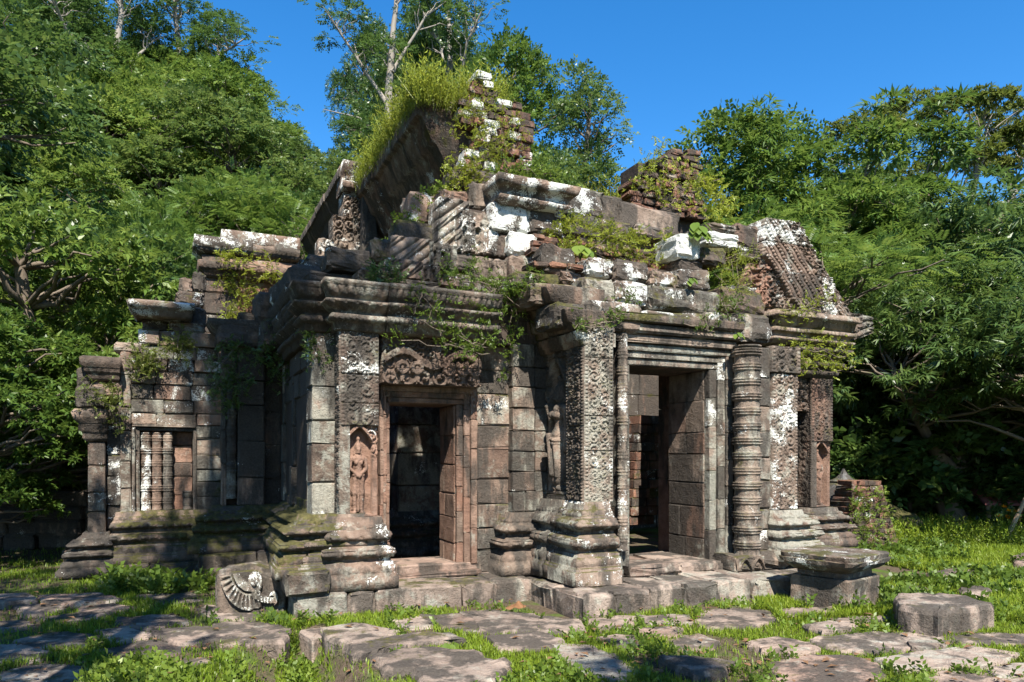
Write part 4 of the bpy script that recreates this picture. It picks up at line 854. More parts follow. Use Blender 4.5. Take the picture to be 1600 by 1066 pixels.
# ------------------------------------------------------------ ground and hill
def hill(x, y):
    a = np.clip((y - 15) / 34, 0, 1.25); a = a * a * (3 - 2 * np.minimum(a, 1)); s = np.clip((2.0 - x + (y - 14) * .10) / 17, 0, 1); s = s * s * (3 - 2 * s)
    r = np.clip((y - 24) / 60, 0, 1) * 2.0
    return 16 * np.minimum(a, 1.15) * s + r
def ground_z(x, y):
    x = np.asarray(x, float); y = np.asarray(y, float)
    z = hill(x, y)
    s = A[0] + 0 * x
    low = np.clip((-.97 - x - .5 * (y - 5.2)) / .14, 0, 1) * np.clip((6.98 - y) / .25, 0, 1) * np.clip((x + 2.3) / .35, 0, 1)          # lower ground left of the terrace
    return z - .26 * low - .10 * np.clip((-2.0 - x) / 1.5, 0, 1) * np.clip((9.5 - y) / 1.5, 0, 1) * (1 - low) * .4 + .025 * np.sin(x * 1.7 + y) * np.cos(y * 1.3 - x * .6) - .02
def sheet(name, x0, x1, y0, y1, nx, ny, mat, f, **kw):
    X, Y = np.meshgrid(np.linspace(x0, x1, nx), np.linspace(y0, y1, ny)); Z = f(X, Y); i = np.arange(nx * ny).reshape(ny, nx)
    F = np.stack([i[:-1, :-1], i[:-1, 1:], i[1:, 1:], i[1:, :-1]], -1).reshape(-1, 4)
    return mk_np(name, np.stack([X, Y, Z], -1).reshape(-1, 3), F, mat, smooth=True, **kw)
ground = sheet('ground', -16, 22, -14, 16, 330, 260, M_GROUND, ground_z, kind='structure')
X1 = 500
far = sheet('hillside', -X1, X1, 15.8, X1, 400, 240, M_HILL, lambda x, y: ground_z(x, y) - .05 * np.clip((17 - y) / 1.2, 0, 1), kind='structure')
near = sheet('clearing', -X1, X1, -X1, 15.9, 60, 60, M_HILL, lambda x, y: -1.2 + 0 * x + hill(x, y) * .9, kind='structure')

# ------------------------------------------------------------ paving
pav = sheet('pavement', -9, 9.5, 3.5, 8.0, 60, 30, M_GROUND, lambda x, y: ground_z(x, y) - .08, kind='structure')
def slab(poly, z0, z1, parent=pav, name='paving_stone', rim=.024, **kw):
    P = np.array([pg(px, py, z1) for px, py in poly]); area = np.sum(P[:, 0] * np.roll(P[:, 1], -1) - P[:, 1] * np.roll(P[:, 0], -1))
    if area < 0: P = P[::-1]
    if parent is pav: P = P.mean(0) + (P - P.mean(0)) * 1.09
    Q = []                                     # round the outline and roughen it
    n = len(P)
    for i in range(n):
        p, q = P[i], P[(i + 1) % n]; o = P[i - 1]
        Q += [p * .90 + o * .10, p * .95 + (o + q) * .025, p * .90 + q * .10]; Q += [p * .62 + q * .38, p * .3 + q * .7]
    Q = np.array(Q); Q += rng.normal(0, .014, Q.shape); c = Q.mean(0); m = len(Q)
    V = []
    for (k, z) in ((1.0, z0), (1.0, z1 - rim), (1 - rim * 1.0, z1 - rim * .3), (1 - rim * 2.6, z1)):
        for q in Q: V.append([*(c + (q - c) * k), z + (rng.normal(0, .006) if z > z0 else 0)])
    for k in (.5,):
        for q in Q: V.append([*(c + (q - c) * k), z1 + rng.normal(0, .0025)])
    V.append([*c, z1]); F = []
    for r in range(4):
        for i in range(m): F.append([r * m + i, r * m + (i + 1) % m, (r + 1) * m + (i + 1) % m, (r + 1) * m + i])
    for i in range(m): F.append([4 * m + i, 4 * m + (i + 1) % m, 5 * m])
    org = np.array([c[0], c[1], z0]); V = np.array(V) - org
    return mk(name, V, F, M_PAVE, parent, tuple(org), **vary(kw))
SL = [
 [(1203,1035),(1256,1024),(1321,1024),(1367,1035),(1376,1054),(1350,1076),(1240,1076),(1215,1062)],
 [(1270,996),(1370,987),(1480,992),(1485,1003),(1400,1014),(1330,1016),(1280,1005)],
 [(1375,1027),(1440,1017),(1520,1010),(1590,1022),(1560,1035),(1480,1042),(1410,1045)],
 [(1455,1054),(1500,1046),(1560,1055),(1575,1070),(1470,1078)],
 [(1170,1002),(1215,995),(1260,1002),(1280,1012),(1240,1018),(1190,1013)],
 [(1085,970),(1105,954),(1150,948),(1205,951),(1218,966),(1180,977),(1110,980)],
 [(1255,975),(1325,969),(1342,979),(1290,986)],
 [(1285,963),(1390,958),(1400,966),(1370,971),(1320,973)],
 [(1545,1042),(1620,1034),(1640,1058),(1560,1058)],
 [(1480,992),(1560,988),(1640,992),(1640,1008),(1500,1004)],
 [(610,968),(660,962),(690,972),(655,982),(620,980)],
 [(655,962),(735,958),(752,972),(745,986),(695,980)],
 [(715,957),(770,952),(838,960),(838,984),(752,988),(745,970)],
 [(840,962),(905,968),(916,984),(842,990)],
 [(755,992),(850,988),(880,1000),(860,1012),(790,1014)],
 [(858,1004),(925,1009),(960,1025),(1000,1050),(972,1064),(915,1057),(885,1030)],
 [(932,994),(985,993),(1008,1007),(970,1012)],
 [(988,980),(1065,979),(1062,992),(1010,992)],
 [(1040,1001),(1088,990),(1124,1002),(1102,1014),(1060,1014)],
 [(1215,952),(1300,948),(1310,958),(1230,963)], [(1000,962),(1075,960),(1080,972),(1010,974)], [(920,966),(990,962),(995,974),(930,982)],
 [(1560,1062),(1640,1058),(1660,1080),(1570,1080)], [(1420,1000),(1470,1000),(1475,1008),(1430,1012)],
]
for k, p in enumerate(SL): slab(p, -.16, .020 + rnd.uniform(-.012, .018), grey=-.05)
# raised terrace kerb in front of the steps
TR = [([(503,980),(560,972),(622,984),(612,994),(548,1006),(515,995)], .05), ([(546,1006),(620,992),(700,986),(724,996),(640,1006),(602,1014),(562,1022)], .06),
      ([(578,1022),(655,1010),(742,1015),(752,1024),(655,1042),(606,1044)], .05), ([(648,1042),(720,1030),(790,1028),(794,1040),(778,1060),(660,1076)], .045), ([(467,985),(505,976),(520,990),(490,1000)], -.02),
      ([(1028,1023),(1080,1024),(1145,1032),(1130,1046),(1085,1052),(1050,1036)], .09)]
for p, z in TR: slab(p, -.45, z, rim=.045, moss=.1, dark=.1)
LS = [([(120,950),(175,942),(215,950),(170,962),(130,960)], 0), ([(310,950),(330,945),(420,958),(400,968),(330,965)], 0), ([(150,985),(205,980),(235,992),(180,1000)], 0), ([(250,1030),(320,1028),(345,1040),(280,1048)], 0), ([(20,945),(90,942),(110,955),(40,960)], 0), ([(0,1050),(70,1036),(132,1042),(142,1062),(60,1080),(0,1080)], -.06), ([(20,1000),(100,985),(170,995),(140,1012),(40,1018)], -.14), ([(180,965),(270,958),(300,970),(240,982),(190,978)], -.14),
      ([(230,985),(320,978),(420,990),(380,1004),(280,1004)], -.15), ([(60,965),(150,955),(175,965),(110,975)], -.14), ([(-40,975),(40,968),(60,980),(-20,990)], -.14), ([(150,1015),(230,1000),(300,1012),(250,1030),(180,1035)], -.15),
      ([(330,975),(400,970),(450,980),(440,1000),(380,1000),(340,990)], -.13), ([(210,930),(300,925),(315,936),(250,944)], -.1), ([(60,930),(150,925),(190,935),(120,944),(70,940)], -.1), ([(-40,1015),(30,1005),(90,1020),(40,1035),(-40,1040)], -.14),
      ([(-20,930),(40,925),(60,935),(0,942)], -.1)]
LSZ = []
for p, z in LS:
    c_ = np.mean([pg(a, b, -.1) for a, b in p], 0); z = float(ground_z(c_[0], c_[1])) + rnd.uniform(.015, .035); LSZ.append((p, z)); slab(p, z - .25, z, rim=.03, dark=.1, moss=.05)

# ------------------------------------------------------------ loose stones near the temple
def wrock(name, poly, zt, zb, rim=.06, label='', cat='stone', **kw):
    o = slab(poly, zb, zt, None, name, rim, **kw); o['label'] = label; o['category'] = cat; return o
wrock('stone_block', [(1397,926),(1450,925),(1507,928),(1557,943),(1500,950),(1462,954),(1402,945)], .25, -.1, .05, 'long worn stone block lying in the grass right of the offering pedestal', 'stone', dark=.2)
wrock('half_buried_stone', [(1495,918),(1530,912),(1550,918),(1545,926),(1505,928)], .10, -.1, .08, 'small half buried stone in the lawn behind the long worn block')
wrock('half_buried_stone', [(1575,868),(1600,862),(1640,866),(1640,878),(1585,880)], .12, -.1, .08, 'grey stone in the lawn at the right edge of the picture below the hut')
wrock('half_buried_stone', [(1450,892),(1490,886),(1530,890),(1520,898),(1460,900)], .06, -.1, .08, 'flat stone sunk in the grass in front of the mossy boulder')
wrock('half_buried_stone', [(1405,918),(1430,912),(1450,918),(1440,926),(1410,926)], .07, -.1, .08, 'small stone in the grass between pedestal slab and long block')
wrock('half_buried_stone', [(96,858),(120,850),(134,856),(128,866),(104,866)], .12, -.1, .1, 'pinkish stone on the sunny grass beside the far left pavilion corner', red=.5)
# pedestal: moulded slab on a square base
pe = np.array(pg(1325, 955, 0)); pd1 = (np.array(pg(1240, 941, 0)) - pe); pd1 /= np.linalg.norm(pd1); pd2 = np.array([pd1[1], -pd1[0]]); L1, L2 = .66, .72
ctr = pe + pd1 * L1 / 2 + pd2 * L2 / 2; rzp = math.atan2(pd2[1], pd2[0])
ped_o = empty('offering_pedestal', (ctr[0], ctr[1], 0), rzp, label='low moulded stone pedestal slab on a square base right of the porch steps', cat='pedestal')
P_, F_ = stone_geo((L2 / 2, L1 / 2, .185), .03, .008, LAT4); mk('pedestal_base', P_, F_, M_STONE, ped_o, (0, 0, .135), grey=.2, moss=.0, dark=.1, lichen=.0)
def square_loft(name, parent, prof, hx, hy, **kw):
    V, F = [], []; n = 10
    for (z, e) in prof:
        ring = []
        for s in range(4):
            for k in range(n):
                t = -1 + 2 * k / n; x, y = [(t, -1), (1, t), (-t, 1), (-1, -t)][s]
                cc = .93 if abs(t) > .9 else 1
                V.append(((hx + e) * x * cc + rng.normal(0, .004), (hy + e) * y * cc + rng.normal(0, .004), z + rng.normal(0, .003)))
    m = 4 * n
    for r in range(len(prof) - 1):
        for i in range(m): F.append((r * m + i, r * m + (i + 1) % m, (r + 1) * m + (i + 1) % m, (r + 1) * m + i))
    F.append(tuple(range((len(prof) - 1) * m, len(prof) * m))); F.append(tuple(range(m))[::-1])
    return mk(name, V, F, M_STONE, parent, **kw)
square_loft('pedestal_slab', ped_o, [(.315, -.04), (.37, -.04), (.40, .02), (.44, .07), (.455, .07), (.462, .10), (.505, .115), (.51, .09), (.555, .10), (.565, .08)], L2 / 2, L1 / 2, lichen=.34, grey=.25, dark=-.1)
# carved block with the naga head, left of the steps
nb = pg(330, 968, -.08); nb2 = pg(440, 968, -.08); nl = nb2[0] - nb[0]
nag = empty('carved_naga_block', ((nb[0] + nb2[0]) / 2, nb[1] + .28, -.10), R(8), label='fallen carved stone block with a white serpent head relief left of the steps', cat='carved stone')
nh = .57
P_, F_ = stone_geo((nl / 2, .26, nh / 2), .05, .010, LAT4)
P_[:, 2] -= np.where(P_[:, 2] > 0, .16 * np.clip(P_[:, 0] / (nl / 2), 0, 1) ** 1.5 + .05 * np.clip(-P_[:, 0] / (nl / 2), 0, 1), 0)
mk('block', P_, F_, M_STONE, nag, (0, 0, nh / 2), grey=.15, dark=.05, lichen=-.1, moss=.1)
X, Z = grid(-nl / 2 + .03, nl / 2 - .03, .03, nh - .05, .006); xx = X / (nl / 2); zz = Z / nh
top = nh - .05 - .17 * np.clip(xx, 0, 1) ** 1.5 - .05 * np.clip(-xx, 0, 1); Zm = .03 + (Z - .03) / (nh - .08) * (top - .03); zz = Zm / nh
th = np.arctan2(zz - .95, xx + .05); rr = np.hypot((xx + .0) * 1.0, (zz - 1.0) * 1.05)
nD = np.where((rr > .52) & (rr < .84) & (xx < .30), .045 + .012 * np.cos(th * 34) * (1 - ((rr - .68) / .16) ** 2), 0); nD = np.where((rr > .30) & (rr < .48) & (xx < .1), .045, nD)
nD = np.where((np.hypot(xx - .15, zz - .72) < .20), .05, nD); nD = np.where((np.hypot(xx - .13, zz - .74) < .09), .075, nD)
jaw = np.abs(zz - (.42 + .5 * (xx - .35) ** 2 - .22 * (xx - .3))); nD = np.where((jaw < .06) & (xx > .05) & (xx < .75), .055 + .012 * np.sign(np.cos(xx * 75)), nD)
nD = np.where((np.hypot(xx - .66, zz - .42) < .13) & (np.hypot(xx - .62, zz - .38) > .09), .065, nD); nD = np.where((np.abs(zz - .12 - .06 * np.sin(xx * 9)) < .06), .03, nD)
white = nD > .043
relief(nag, 'carved_relief', 'F', -.262, X, Zm, nD + .004 * wob(X, Z, 2), back=.06, lichen=-.1, dark=.05, grey=.1)
relief(nag, 'serpent_band', 'F', -.262, X, Zm, np.where(nD > .040, nD + .004, -.12), back=.14, lichen=.46, dark=-.2, moss=-.3, grey=.4)
# orange cloth on the corner of the steps
cx_, cy_ = pg(806, 951, .03); Xc, Yc = np.meshgrid(np.linspace(-.10, .10, 22), np.linspace(-.08, .08, 16))
Zc_ = .06 * np.exp(-((Xc - .03) / .05) ** 2 - (Yc / .07) ** 2) + .012 * np.sin(Xc * 60 + Yc * 40) * np.exp(-(Xc / .1) ** 2); i_ = np.arange(Xc.size).reshape(Xc.shape)
mk_np('orange_cloth', np.stack([Xc + .01 * np.sin(Yc * 60), Yc, Zc_ + .02], -1).reshape(-1, 3), np.stack([i_[:-1, :-1], i_[:-1, 1:], i_[1:, 1:], i_[1:, :-1]], -1).reshape(-1, 4), M_RAG, None, (cx_, cy_ , .02), True,
      label='small crumpled orange brown cloth on the paving at the foot of the steps', cat='cloth')
# brick pile and shrine right of the temple
bx, by = pg(1350, 858, 0); bp = empty('brick_pile', (bx, by + .3, 0), R(12), label='tapering stack of old bricks overgrown with creeper right of the temple', cat='brick pile')
for k in range(13):
    f = k / 12; half = .46 - .24 * f; z = k * .092; sh = .03 + .09 * f * .4
    for (q0, q1) in pairs(-half, half, .24):
        for y0 in (-half, half - .2):
            h_ = ((q1 - q0) / 2 - .004, .14, .044); P_, F_ = stone_geo(h_, .012, .006); mk('brick', P_, F_, M_BRICK, bp, ((q0 + q1) / 2 + sh, y0 + .1 + rnd.gauss(0, .015), z + .045), **vary(dict(moss=.15, red=.15))).rotation_euler = (0, 0, rnd.gauss(0, .05))
    if half > .2:
        for x0 in (-half, half):
            P_, F_ = stone_geo((.12, half - .02, .044), .012, .006); mk('brick', P_, F_, M_BRICK, bp, (x0 * .8 + sh, 0, z + .045), **vary(dict(moss=.15, red=.15)))
sx, sy = py_(1318, 850, 13.9); sh_ = empty('stone_shrine', (sx, 13.9, -.05), R(20), label='small grey stone shrine with a pointed roof behind the right end of the temple', cat='shrine')
def loft(name, parent, prof, sides=4, **kw):
    V, F = [], []
    for (z, r) in prof:
        for i in range(sides): a = math.pi / 4 + i * 2 * math.pi / sides; V.append((r * 1.414 * math.cos(a) + rnd.gauss(0, .004), r * 1.414 * math.sin(a) + rnd.gauss(0, .004), z))
    for k in range(len(prof) - 1):
        for i in range(sides): F.append((k * sides + i, k * sides + (i + 1) % sides, (k + 1) * sides + (i + 1) % sides, (k + 1) * sides + i))
    F.append(tuple(range((len(prof) - 1) * sides, len(prof) * sides)))
    return mk(name, V, F, M_SHRINE, parent, **kw)
loft('shrine_body', sh_, [(0, .50), (.12, .50), (.13, .42), (.75, .38), (.78, .42), (.84, .42)], dark=.15); loft('shrine_roof', sh_, [(.84, .50), (.90, .50), (1.02, .36), (1.14, .24), (1.18, .16), (1.20, .19), (1.26, .10), (1.34, .05), (1.44, .01)], dark=.2)
# mossy boulder
bo = [pg(1450, 858, 0)[0], 14.2]
def boulder(name, x, y, z, sx, sy, sz, seed, mat=None, **kw):
    n, m = 26, (16 if sz < 1 else 40); V = []; F = []
    for j in range(m + 1):
        ph = -math.pi / 2 + math.pi * j / m
        for i in range(n):
            t = 2 * math.pi * i / n; d = Vector((math.cos(ph) * math.cos(t), math.cos(ph) * math.sin(t), math.sin(ph))); q = 1 + .28 * mnoise.noise(d * 1.4 + Vector((seed, 0, 0))) + .14 * mnoise.noise(Vector((d.x * 4, d.y * 4, d.z * max(4, sz * 5))) + Vector((0, seed, 0)))
            V.append((d.x * sx * q, d.y * sy * q, d.z * sz * q))
    for j in range(m):
        for i in range(n): F.append((j * n + i, j * n + (i + 1) % n, (j + 1) * n + (i + 1) % n, (j + 1) * n + i))
    return mk(name, V, F, mat or M_STONE, None, (x, y, z), True, **kw)
boulder('mossy_boulder', bo[0], 14.4, .1, .80, .7, .55, 3.3, moss=.65, dark=.3, label='big dark mossy boulder under the trees at the back of the lawn', cat='boulder')
# cliff rocks on the hill
# dark low wall at the far left
wl_ = empty('low_stone_wall', (-8.2, 13.0, 0), R(6), label='low dark wall of stacked stones in the shade at the far left edge', cat='wall')
for k in range(4):
    for a, b in pairs(-4.2, 1.35, .7):
        P_, F_ = stone_geo(((b - a) / 2, .28, .13), .04, .012); mk('wall_stone', P_, F_, M_STONE, wl_, ((a + b) / 2, rnd.gauss(0, .05), .13 + k * .25), **vary(dict(dark=.4)))
# hut, pole and flowers at the right edge
hut = empty('hut', (10.5, 15.2, 0), R(-8), label='small hut with a red tiled roof at the right edge behind the lawn', cat='hut')
V = [(-1.1, -1, 1.0 - .3), (1.4, -1, .7), (1.4, .4, 1.25), (-1.1, .4, 1.25), (-1.1, -1, .74 - .3 + .26), (1.4, -1, .66), (1.4, .4, 1.2), (-1.1, .4, 1.2)]
for i in range(14):
    x = -1.1 + i * .18; mk('roof_tile_row', [(x, -1, .70), (x + .09, -1, .74), (x + .18, -1, .70), (x + .18, .4, 1.25), (x + .09, .4, 1.29), (x, .4, 1.25), (x, -1, .66), (x + .18, -1, .66), (x + .18, .4, 1.2), (x, .4, 1.2)],
       [(0, 1, 4, 5), (1, 2, 3, 4), (6, 9, 8, 7), (0, 2, 1), (0, 6, 7, 2), (3, 5, 4), (5, 3, 8, 9)], M_RUSTROOF, hut)
def tube(P0, P1, r0, r1, sides=8):
    P0, P1 = Vector(P0), Vector(P1); d = (P1 - P0).normalized(); a = d.orthogonal().normalized(); b = d.cross(a); V = []
    for (p, r) in ((P0, r0), (P1, r1)):
        for i in range(sides): t = 2 * math.pi * i / sides; V.append(p + a * r * math.cos(t) + b * r * math.sin(t))
    F = [(i, (i + 1) % sides, sides + (i + 1) % sides, sides + i) for i in range(sides)] + [tuple(range(sides))[::-1], tuple(range(sides, 2 * sides))]
    return V, F
for (x, y) in ((-1.0, -.9), (1.3, -.9), (-1.0, .3), (1.3, .3)): V, F = tube((x, y, 0), (x, y, .72 if y < 0 else 1.2), .05, .05); mk('post', V, F, M_WOOD, hut)
p0 = pg(1568, 852, 0); V, F = tube((0, 0, 0), (.52, .1, .95), .04, .035)
mk('wooden_pole', V, F, M_WOOD, None, (p0[0], p0[1], 0), label='pale wooden pole leaning to the right at the edge of the lawn by the hut', cat='pole')
p0 = pg(1590, 850, 0); V, F = tube((0, 0, 0), (.30, .15, .75), .025, .02)
mk('wooden_pole', V, F, M_RAG, None, (p0[0], p0[1] + .1, 0), label='thin yellow brown pole leaning behind the paler pole at the right edge', cat='pole')
# ------------------------------------------------------------ foliage
def leaf(base, d, up, L, w, fold=.12):
    base, d, up = (np.asarray(q, float) for q in (base, d, up)); d = d / np.linalg.norm(d); s = np.cross(d, up); s /= np.linalg.norm(s) + 1e-9; n = np.cross(s, d)
    m = base + d * L * .45 + n * fold * L
    return [base, m + s * w, base + d * L - n * fold * L * .6, m - s * w]
def t_rosette(n=8, seed=0, L=.75, w=.11):
    r = np.random.default_rng(seed); Q = []
    for i in range(n):
        a = 2 * math.pi * i / n + r.normal(0, .3); sp = r.uniform(.5, 1.25); d = np.array([math.cos(sp), math.sin(sp) * math.cos(a), math.sin(sp) * math.sin(a) - .28])
        Q.append(leaf((r.uniform(-.1, .25), 0, 0), d, (.3, 0, 1), L * r.uniform(.7, 1.1), w * r.uniform(.8, 1.2)))
    return np.array(Q)
def t_frond(n=7, w=.055, L=.34):
    Q = []
    for i in range(n):
        x = .12 + .85 * i / n; z = -.35 * x * x
        for s in (-1, 1): Q.append(leaf((x, 0, z), (.55, s, -.18), (0, 0, 1), L * (1 - .5 * abs(i / n - .4)), w, .05))
    return np.array(Q)
def t_spray(n=8, seed=0, L=.36, w=.095):
    r = np.random.default_rng(seed); Q = []
    for i in range(n):
        x = .05 + .95 * i / n; s = -1 if i % 2 else 1
        Q.append(leaf((x, 0, -.25 * x * x), (.7, s * r.uniform(.5, 1.1), r.uniform(-.5, .4)), (r.normal(0, .4), r.normal(0, .4), 1), L * r.uniform(.7, 1.15), w * r.uniform(.8, 1.2)))
    return np.array(Q)
def t_stalk(n=14, seed=0, L=.15, w=.020):
    r = np.random.default_rng(seed); Q = [[(0, .006, 0), (0, -.006, 0), (1, -.004, 0), (1, .004, 0)]]
    for i in range(n):
        x = .2 + .8 * i / n; a = i * 2.4 + r.normal(0, .4)
        Q.append(leaf((x, 0, 0), (.75, math.cos(a), math.sin(a)), (1, 0, 0), L * r.uniform(.6, 1.1), w, -.1))
    return np.array([np.array(q) for q in Q])
def cloud(tmpls, pos, axis, scale, roll=.5, seed=0):
    r = np.random.default_rng(seed); pos = np.asarray(pos, float); N = len(pos); a = np.asarray(axis, float); a = a / (np.linalg.norm(a, axis=1, keepdims=True) + 1e-9)
    up = np.tile([0, 0, 1.0], (N, 1)) + r.normal(0, roll, (N, 3)); y = np.cross(up, a); y /= np.linalg.norm(y, axis=1, keepdims=True) + 1e-9; z = np.cross(a, y)
    M = np.stack([a, y, z], 1); scale = np.broadcast_to(np.asarray(scale, float), (N,)); pick = r.integers(0, len(tmpls), N); VV = []; AT = []
    for k, t in enumerate(tmpls):
        i = np.where(pick == k)[0]
        if not len(i): continue
        K = len(t); p = t.reshape(-1, 3); v = np.einsum('kj,njc->nkc', p, M[i]) * scale[i][:, None, None] + pos[i][:, None, :]; VV.append(v.reshape(-1, 3))
        base = r.normal(.5, .16, (len(i), 1)); AT.append(np.clip(base + r.normal(0, .17, (len(i), K)), 0, 1).ravel())
    V = np.vstack(VV); return V, np.arange(len(V)).reshape(-1, 4), np.concatenate(AT)
class Tubes:
    def __init__(s): s.V, s.F, s.n = [], [], 0
    def add(s, pts, rad, sides=6):
        pts = np.asarray(pts, float); k = len(pts); t = np.gradient(pts, axis=0); t /= np.linalg.norm(t, axis=1, keepdims=True) + 1e-9
        ref = np.where(np.abs(t[:, 2:3]) > .9, np.array([[1., 0, 0]]), np.array([[0, 0, 1.]])); a = np.cross(t, ref); a /= np.linalg.norm(a, axis=1, keepdims=True) + 1e-9; b = np.cross(t, a)
        an = np.linspace(0, 2 * math.pi, sides, endpoint=False); rr = np.asarray(rad)[:, None, None]
        v = pts[:, None, :] + rr * (a[:, None, :] * np.cos(an)[None, :, None] + b[:, None, :] * np.sin(an)[None, :, None]); s.V.append(v.reshape(-1, 3))
        i = np.arange(k * sides).reshape(k, sides) + s.n; j = np.roll(i, -1, 1); s.F.append(np.stack([i[:-1], j[:-1], j[1:], i[1:]], -1).reshape(-1, 4)); s.n += k * sides
    def mesh(s, name, mat): return np_mesh(name, np.vstack(s.V), np.vstack(s.F), mat, True)
def curve(p, q, r, n=6, sag=.0, wig=.12):
    p, q = np.asarray(p, float), np.asarray(q, float); L = np.linalg.norm(q - p); t = np.linspace(0, 1, n)[:, None]; c = p + (q - p) * t
    c[1:-1] += r.normal(0, wig * L / n, (n - 2, 3)); c[:, 2] += (t[:, 0] * (1 - t[:, 0])) * sag * L; return c
def species(seed, trunks, blobs, clumps, per, tm, ts, rc, mat, bark, flat=.65, limb=.55, lr=.05, out=1.0, droop=.25, fill=.5):
    """trunks: polylines [(x,y,z,r)...]; blobs: crown ellipsoids (cx,cy,cz,rx,ry,rz); foliage grows in clumps near the blobs' surface"""
    r = np.random.default_rng(seed); T_ = Tubes(); nodes = []
    for tr in trunks:
        tr = np.array(tr, float); pts = [tr[0, :3]]; rad = [tr[0, 3] * 1.35]
        for a, b in zip(tr, tr[1:]):
            for k in (1, 2, 3, 4): t = k / 4; pts.append(a[:3] + (b[:3] - a[:3]) * t + r.normal(0, .25 * b[3], 3)); rad.append(a[3] + (b[3] - a[3]) * t)
        T_.add(pts, rad, 8); nodes += [(np.array(p), q) for p, q in zip(pts, rad)]
    NP = np.array([n[0] for n in nodes]); P, AX, SC = [], [], []
    vol = np.array([b[3] * b[4] + b[4] * b[5] + b[3] * b[5] for b in blobs]); cnt = np.maximum(3, (clumps * vol / vol.sum())).astype(int)
    for b, n in zip(blobs, cnt):
        c = np.array(b[:3]); s = np.array(b[3:]); g = r.normal(0, 1, (n, 3)); g /= np.linalg.norm(g, axis=1, keepdims=True); g[:, 2] = np.where(g[:, 2] < -.35, -g[:, 2] * .7, g[:, 2])
        rad = r.uniform(fill, 1.0, (n, 1)) ** .6; cc = c + g * s * rad
        for q, gg in zip(cc, g):
            if r.random() < limb:
                low = NP[:, 2] < q[2] - .05 * abs(q[2]); d = np.linalg.norm(NP - q, axis=1) + np.where(low, 0, 50); i = int(np.argmin(d)); rr = min(nodes[i][1] * .6, lr * (.6 + d[i] * .25))
                T_.add(curve(NP[i], q, r, 6, .10, .25), np.linspace(rr, .012, 6), 5)
            k = int(per * r.uniform(.6, 1.4)); R_ = rc * r.uniform(.65, 1.35); h = r.normal(0, 1, (k, 3)); h /= np.linalg.norm(h, axis=1, keepdims=True); h[:, 2] = np.where(h[:, 2] < -.3, -h[:, 2], h[:, 2])
            P.append(q + h * R_ * np.array([1, 1, flat]) * r.uniform(.45, 1.0, (k, 1))); a = h * np.array([1, 1, .55]) + gg * .5 * out; a[:, 2] -= droop; AX.append(a + r.normal(0, .25, (k, 3))); SC.append(ts * r.uniform(.7, 1.25, k))
    V, F, at = cloud(tm, np.vstack(P), np.vstack(AX), np.concatenate(SC), .45, seed)
    return dict(trunk=T_.mesh('trunk', bark), crown=np_mesh('crown', V, F, mat, False, at), top=float(V[:, 2].max()))
ROS = [t_rosette(8, k) for k in range(4)]; ROSN = [t_rosette(9, k + 9, .9, .075) for k in range(4)]; FRO = [t_frond(), t_frond(6, .06, .38)]; SPR = [t_spray(8, k) for k in range(5)]; STK = [t_stalk(8, k) for k in range(5)]
SP = {}
SP['broad'] = species(1, [[(0, 0, 0, .28), (.2, .1, 3, .22), (.1, -.2, 6, .15), (.5, 0, 9, .06)], [(.2, .1, 3, .15), (-1.5, .5, 6, .09), (-2.4, .6, 8, .04)], [(.1, 0, 4.5, .13), (1.8, -.6, 7, .08), (2.6, -.8, 8.5, .03)]],
    [(0, 0, 8, 2.6, 2.6, 2.6), (-2, .5, 6.8, 2, 2, 1.9), (2.2, -.6, 7, 2, 2, 1.9), (.4, 1.6, 6, 2, 2, 1.6), (.2, -1.8, 5.6, 2, 1.8, 1.5), (-.6, 0, 9.6, 1.6, 1.6, 1.5)], 190, 22, SPR, .42, .52, M_LEAF_MID, M_BARK)
SP['glossy'] = species(2, [[(0, 0, 0, .2), (.1, .1, 2, .16), (-.2, 0, 4.5, .08)], [(0, 0, .8, .13), (1, .3, 3, .06)], [(0, 0, .8, .13), (-1.1, -.3, 3, .06)]],
    [(0, 0, 3.9, 2.0, 2.0, 1.7), (1.3, .3, 2.9, 1.5, 1.5, 1.3), (-1.3, -.2, 2.9, 1.5, 1.5, 1.3), (.2, -1.2, 2.2, 1.6, 1.2, 1.3), (0, .2, 1.3, 2.0, 1.8, 1.0)], 240, 20, ROS, .21, .40, M_LEAF_LIGHT, M_BARK, droop=.1)
SP['mango'] = species(3, [[(0, 0, 0, .32), (.2, 0, 2.4, .26), (.1, .2, 5, .14), (0, 0, 7.5, .05)], [(.2, 0, 2.2, .17), (-2, -.5, 4.8, .08)], [(.2, 0, 2.6, .17), (2.2, .3, 5, .08)]],
    [(0, 0, 6, 2.4, 2.4, 2.2), (-2, -.5, 4.9, 2, 2, 1.7), (2.2, .3, 5.1, 2, 2, 1.7), (0, -1.8, 4.4, 2.2, 1.6, 1.4), (.5, 1.8, 4.6, 2, 1.6, 1.6)], 240, 20, ROSN, .32, .52, M_LEAF_MID, M_BARK, droop=.45)
SP['feather'] = species(4, [[(0, 0, 0, .14), (.3, .1, 2.4, .11), (.9, .2, 4.6, .05)], [(.2, 0, 1.6, .09), (-1.0, .2, 4.2, .04)], [(.1, 0, 1.2, .08), (.2, -1.0, 3.6, .04)]],
    [(.8, .2, 4.9, 1.9, 1.9, .7), (-1.1, .2, 4.4, 1.8, 1.7, .7), (.2, -1.2, 3.8, 1.8, 1.5, .7), (.2, .8, 5.3, 1.5, 1.4, .6), (1.6, -.6, 3.6, 1.4, 1.3, .6), (-1.2, -.8, 3.2, 1.5, 1.3, .6)], 230, 22, FRO, .25, .48, M_LEAF_LIGHT, M_BARK, .55, .6, .03, .6, .05)
